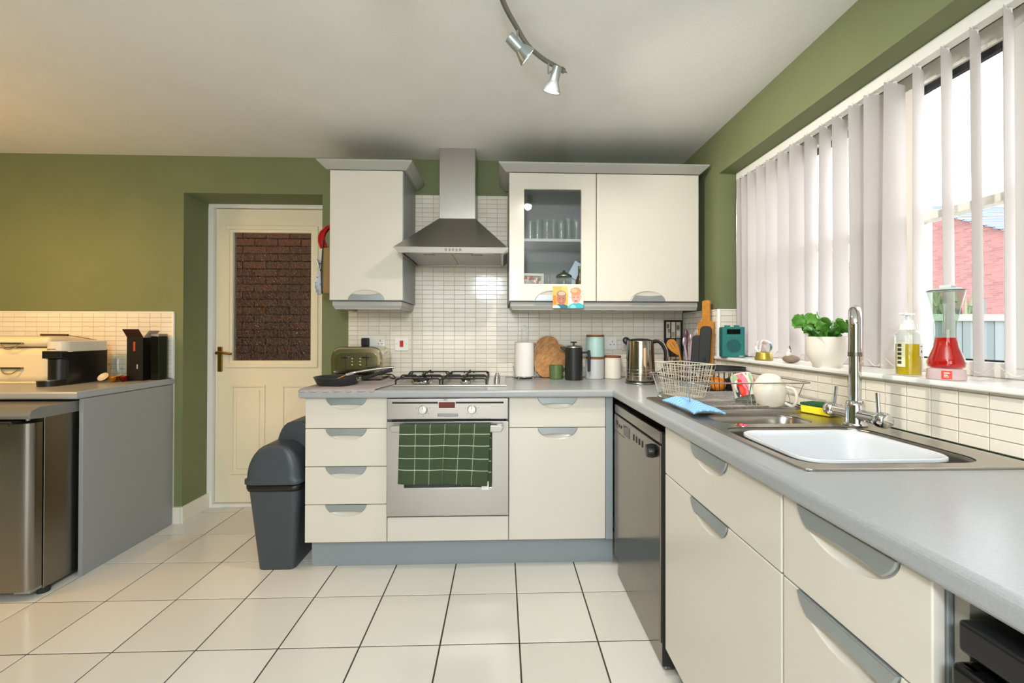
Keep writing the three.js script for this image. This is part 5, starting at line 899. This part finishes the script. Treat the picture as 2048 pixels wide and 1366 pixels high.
// ---------------------------------------------------------------- things on and in the wall cupboards
{
  const pr = canvas(512, 360, (c, w, h) => {
    const el = (x, y, a, b, col, r = 0) => { c.fillStyle = col; c.beginPath(); c.ellipse(x, y, a, b, r, 0, 7); c.fill(); };
    c.fillStyle = '#dfae5a'; c.fillRect(0, 0, 256, h); c.fillStyle = '#d7822f'; c.fillRect(0, 150, 60, 150); c.fillStyle = '#e0c070'; c.fillRect(150, 0, 106, 120);
    c.fillStyle = '#e9e2cf'; c.fillRect(256, 0, 256, h); for (let i = 0; i < 60; i++) el(262 + rnd() * 245, rnd() * 230, 5, 7, ['#6e7f4a', '#3c3a2a', '#c9b06a', '#a9713c'][i % 4]);
    el(140, 400, 150, 110, '#2f6f86'); el(60, 370, 70, 60, '#bfe0e4'); el(145, 205, 78, 100, '#b5705c'); el(145, 130, 80, 62, '#9c7c63'); el(150, 115, 60, 34, '#c9ad95');
    el(112, 205, 9, 6, '#3c2620'); el(175, 200, 9, 6, '#3c2620'); el(146, 228, 12, 15, '#c98c76'); el(146, 262, 30, 12, '#6d2f2a'); c.fillStyle = '#f1e6da'; c.fillRect(126, 256, 40, 8);
    el(400, 400, 170, 130, '#3fb3c0'); el(340, 360, 50, 60, '#7fd0d6'); el(390, 175, 82, 108, '#d79f92'); el(385, 82, 92, 64, '#cf8f66'); el(360, 70, 50, 34, '#e2b08a'); el(352, 180, 9, 6, '#4a2f2a'); el(420, 176, 9, 6, '#4a2f2a'); el(380, 205, 13, 16, '#e2b1a4'); el(385, 240, 26, 9, '#8c4a48');
  });
  const g = new THREE.BoxGeometry(0.172, 0.122, 0.0012);
  one('photo_print', 'glossy photograph of two smiling children stuck on the glazed cupboard', 'photo', g, std(0xffffff, 0.25, 0, { map: pr })).position.set(0.367, 1.383, ZU + 0.0065);
}
{
  const gl = lathe([[0.0001, 0.004], [0.026, 0.004], [0.03, 0.0], [0.036, 0.13], [0.0345, 0.13], [0.0285, 0.008], [0.0001, 0.008]], 30), spots = [[0.165, 0.2], [0.215, 0.12], [0.26, 0.24], [0.31, 0.12], [0.345, 0.22], [0.4, 0.15], [0.43, 0.25]];
  spots.forEach(([x, z], i) => { const o = one('drinking_glass', (i % 2 ? 'tall' : 'short') + ' clear tumbler on the shelf of the glazed cupboard', 'glass', gl, M.clear, (i % 2 ? 'tall' : 'short') + ' tumblers on the cupboard shelf'); o.position.set(x, 1.7215, z); o.scale.y = i % 2 ? 1.15 : 0.9; });
  const f = thing('framed_photo', 'silver photo frame standing inside the glazed cupboard', 'frame', [0.16, 1.3765, 0.2], 0.15);
  const ph = canvas(64, 64, (c) => { c.fillStyle = '#8d8272'; c.fillRect(0, 0, 64, 64); for (let i = 0; i < 60; i++) { c.fillStyle = ['#4b4038', '#c9bba5', '#9a4a42', '#5f6b58'][i % 4]; c.fillRect(rnd() * 60, rnd() * 60, 7, 9); } });
  mesh('border', [bb(-0.085, 0.085, 0, 0.016, 0, 0.01), bb(-0.085, 0.085, 0.144, 0.16, 0, 0.01), bb(-0.085, -0.069, 0.016, 0.144, 0, 0.01, 0), bb(0.069, 0.085, 0.016, 0.144, 0, 0.01, 0)], std(0xd9dcdc, 0.25, 0.3), f); mesh('picture', at(new THREE.BoxGeometry(0.138, 0.13, 0.004), 0, 0.08, 0.004), std(0xffffff, 0.5, 0, { map: ph }), f);
  const d = thing('glass_decanter', 'round clear glass decanter inside the glazed cupboard', 'bottle', [0.267, 1.3765, 0.25]); mesh('flask', lathe([[0.0001, 0.003], [0.035, 0], [0.046, 0.03], [0.042, 0.06], [0.018, 0.085], [0.012, 0.1], [0.013, 0.13], [0.0115, 0.13], [0.01, 0.1], [0.016, 0.084], [0.04, 0.06], [0.044, 0.03], [0.033, 0.004], [0.0001, 0.006]], 32), M.clear, d); mesh('stopper', at(new THREE.SphereGeometry(0.016, 16, 12), 0, 0.142, 0), M.clear, d);
  const j = thing('storage_jar', 'glass storage jar with a steel lid inside the glazed cupboard', 'jar', [0.362, 1.3765, 0.22]); mesh('jar', lathe([[0.0001, 0.003], [0.042, 0], [0.045, 0.006], [0.045, 0.12], [0.04, 0.132], [0.038, 0.132], [0.043, 0.118], [0.043, 0.008], [0.0001, 0.006]], 36), M.clear, j); mesh('lid', lathe([[0.0001, 0.165], [0.012, 0.164], [0.04, 0.15], [0.047, 0.142], [0.047, 0.133], [0.0001, 0.132]], 36), M.steel, j); mesh('knob', at(new THREE.SphereGeometry(0.008, 12, 8), 0, 0.17, 0), M.blackPlastic, j);
  const o = thing('oil_bottle', 'brown glass bottle with a white label inside the glazed cupboard', 'bottle', [0.455, 1.3765, 0.23]); mesh('bottle', lathe([[0.0001, 0], [0.024, 0], [0.026, 0.004], [0.026, 0.1], [0.02, 0.13], [0.011, 0.15], [0.01, 0.18], [0.0001, 0.181]], 28), std(0x5a4526, 0.1, 0, { transmission: 0.4, thickness: 0 }), o); mesh('cap', cyl(0.0115, 0.0115, 0.02, 0, 0.18, 0, 18), std(0x3f6a58, 0.4), o); mesh('label', new THREE.CylinderGeometry(0.0264, 0.0264, 0.06, 16, 1, true, -1.2, 2.2).translate(0, 0.05, 0), std(0xe9e6de, 0.6, 0, { side: THREE.DoubleSide }), o);
  one('folded_card', 'pale blue folded card tucked above the storage jar', 'card', [at(bb(-0.03, 0.03, 0, 0.1, 0, 0.002, 0), 0.42, 1.52, 0.15, 0, 0, -0.5), at(bb(-0.03, 0.03, 0, 0.16, 0, 0.002, 0), 0.415, 1.38, 0.14)], std(0xb3c6d6, 0.7));
}
{ // cloths hung on the side of the single cupboard
  const k = thing('jute_bag', 'flat brown bag hung on the side of the single wall cupboard', 'bag', [-0.985, 1.4, 0.2]); mesh('bag', bb(-0.018, 0.026, 0, 0.26, -0.1, 0.11, 0.012), std(0x8f7040, 0.8), k); mesh('black_binding', poly([V(-0.02, 0.0, 0.108), V(-0.022, 0.14, 0.11), V(-0.014, 0.3, 0.105)], 0.004), M.blackMatte, k); mesh('strap', tube([V(0.004, 0.25, 0.08), V(0.012, 0.32, 0.05), V(0.014, 0.34, 0.0), V(0.012, 0.32, -0.04), V(0.004, 0.25, -0.06)], 0.005, 24, 6), std(0x8f7040, 0.8), k);
  one('red_cloth', 'bright red cloth draped over the cupboard side hook', 'cloth', sheet((u, v) => V(-0.968 - 0.05 * Math.sin(v * PI * 0.75) - 0.012 * Math.sin(u * 9), 1.79 - 0.125 * v + 0.012 * Math.sin(u * 5), 0.245 + 0.07 * u + 0.01 * Math.sin(v * 6)), 14, 14, 0.005), std(0xc8201c, 0.85));
  one('patterned_cloth', 'white patterned cloth hanging below the red cloth', 'cloth', sheet((u, v) => V(-1.034 - 0.014 * Math.sin(v * 7 + u * 3) - 0.01 * u, 1.6 - 0.2 * v, 0.225 + 0.06 * u + 0.012 * Math.sin(v * 9)), 12, 24, 0.004), std(0xffffff, 0.85, 0, { map: canvas(128, 256, (c, w, h) => { c.fillStyle = '#dfe6ea'; c.fillRect(0, 0, w, h); for (let i = 0; i < 26; i++) { c.fillStyle = ['#8fb0c4', '#5f574f', '#b9c6cc'][i % 3]; c.fillRect(rnd() * w, rnd() * h, 16, 10); } }) }));
  one('cupboard_hook', 'small steel hook on the cupboard side holding cloths', 'hook', poly([V(-0.954, 1.8, 0.27), V(-0.972, 1.8, 0.27), V(-0.978, 1.788, 0.27), V(-0.972, 1.778, 0.27)], 0.003), M.chrome);
}
renderer.render(scene, camera);
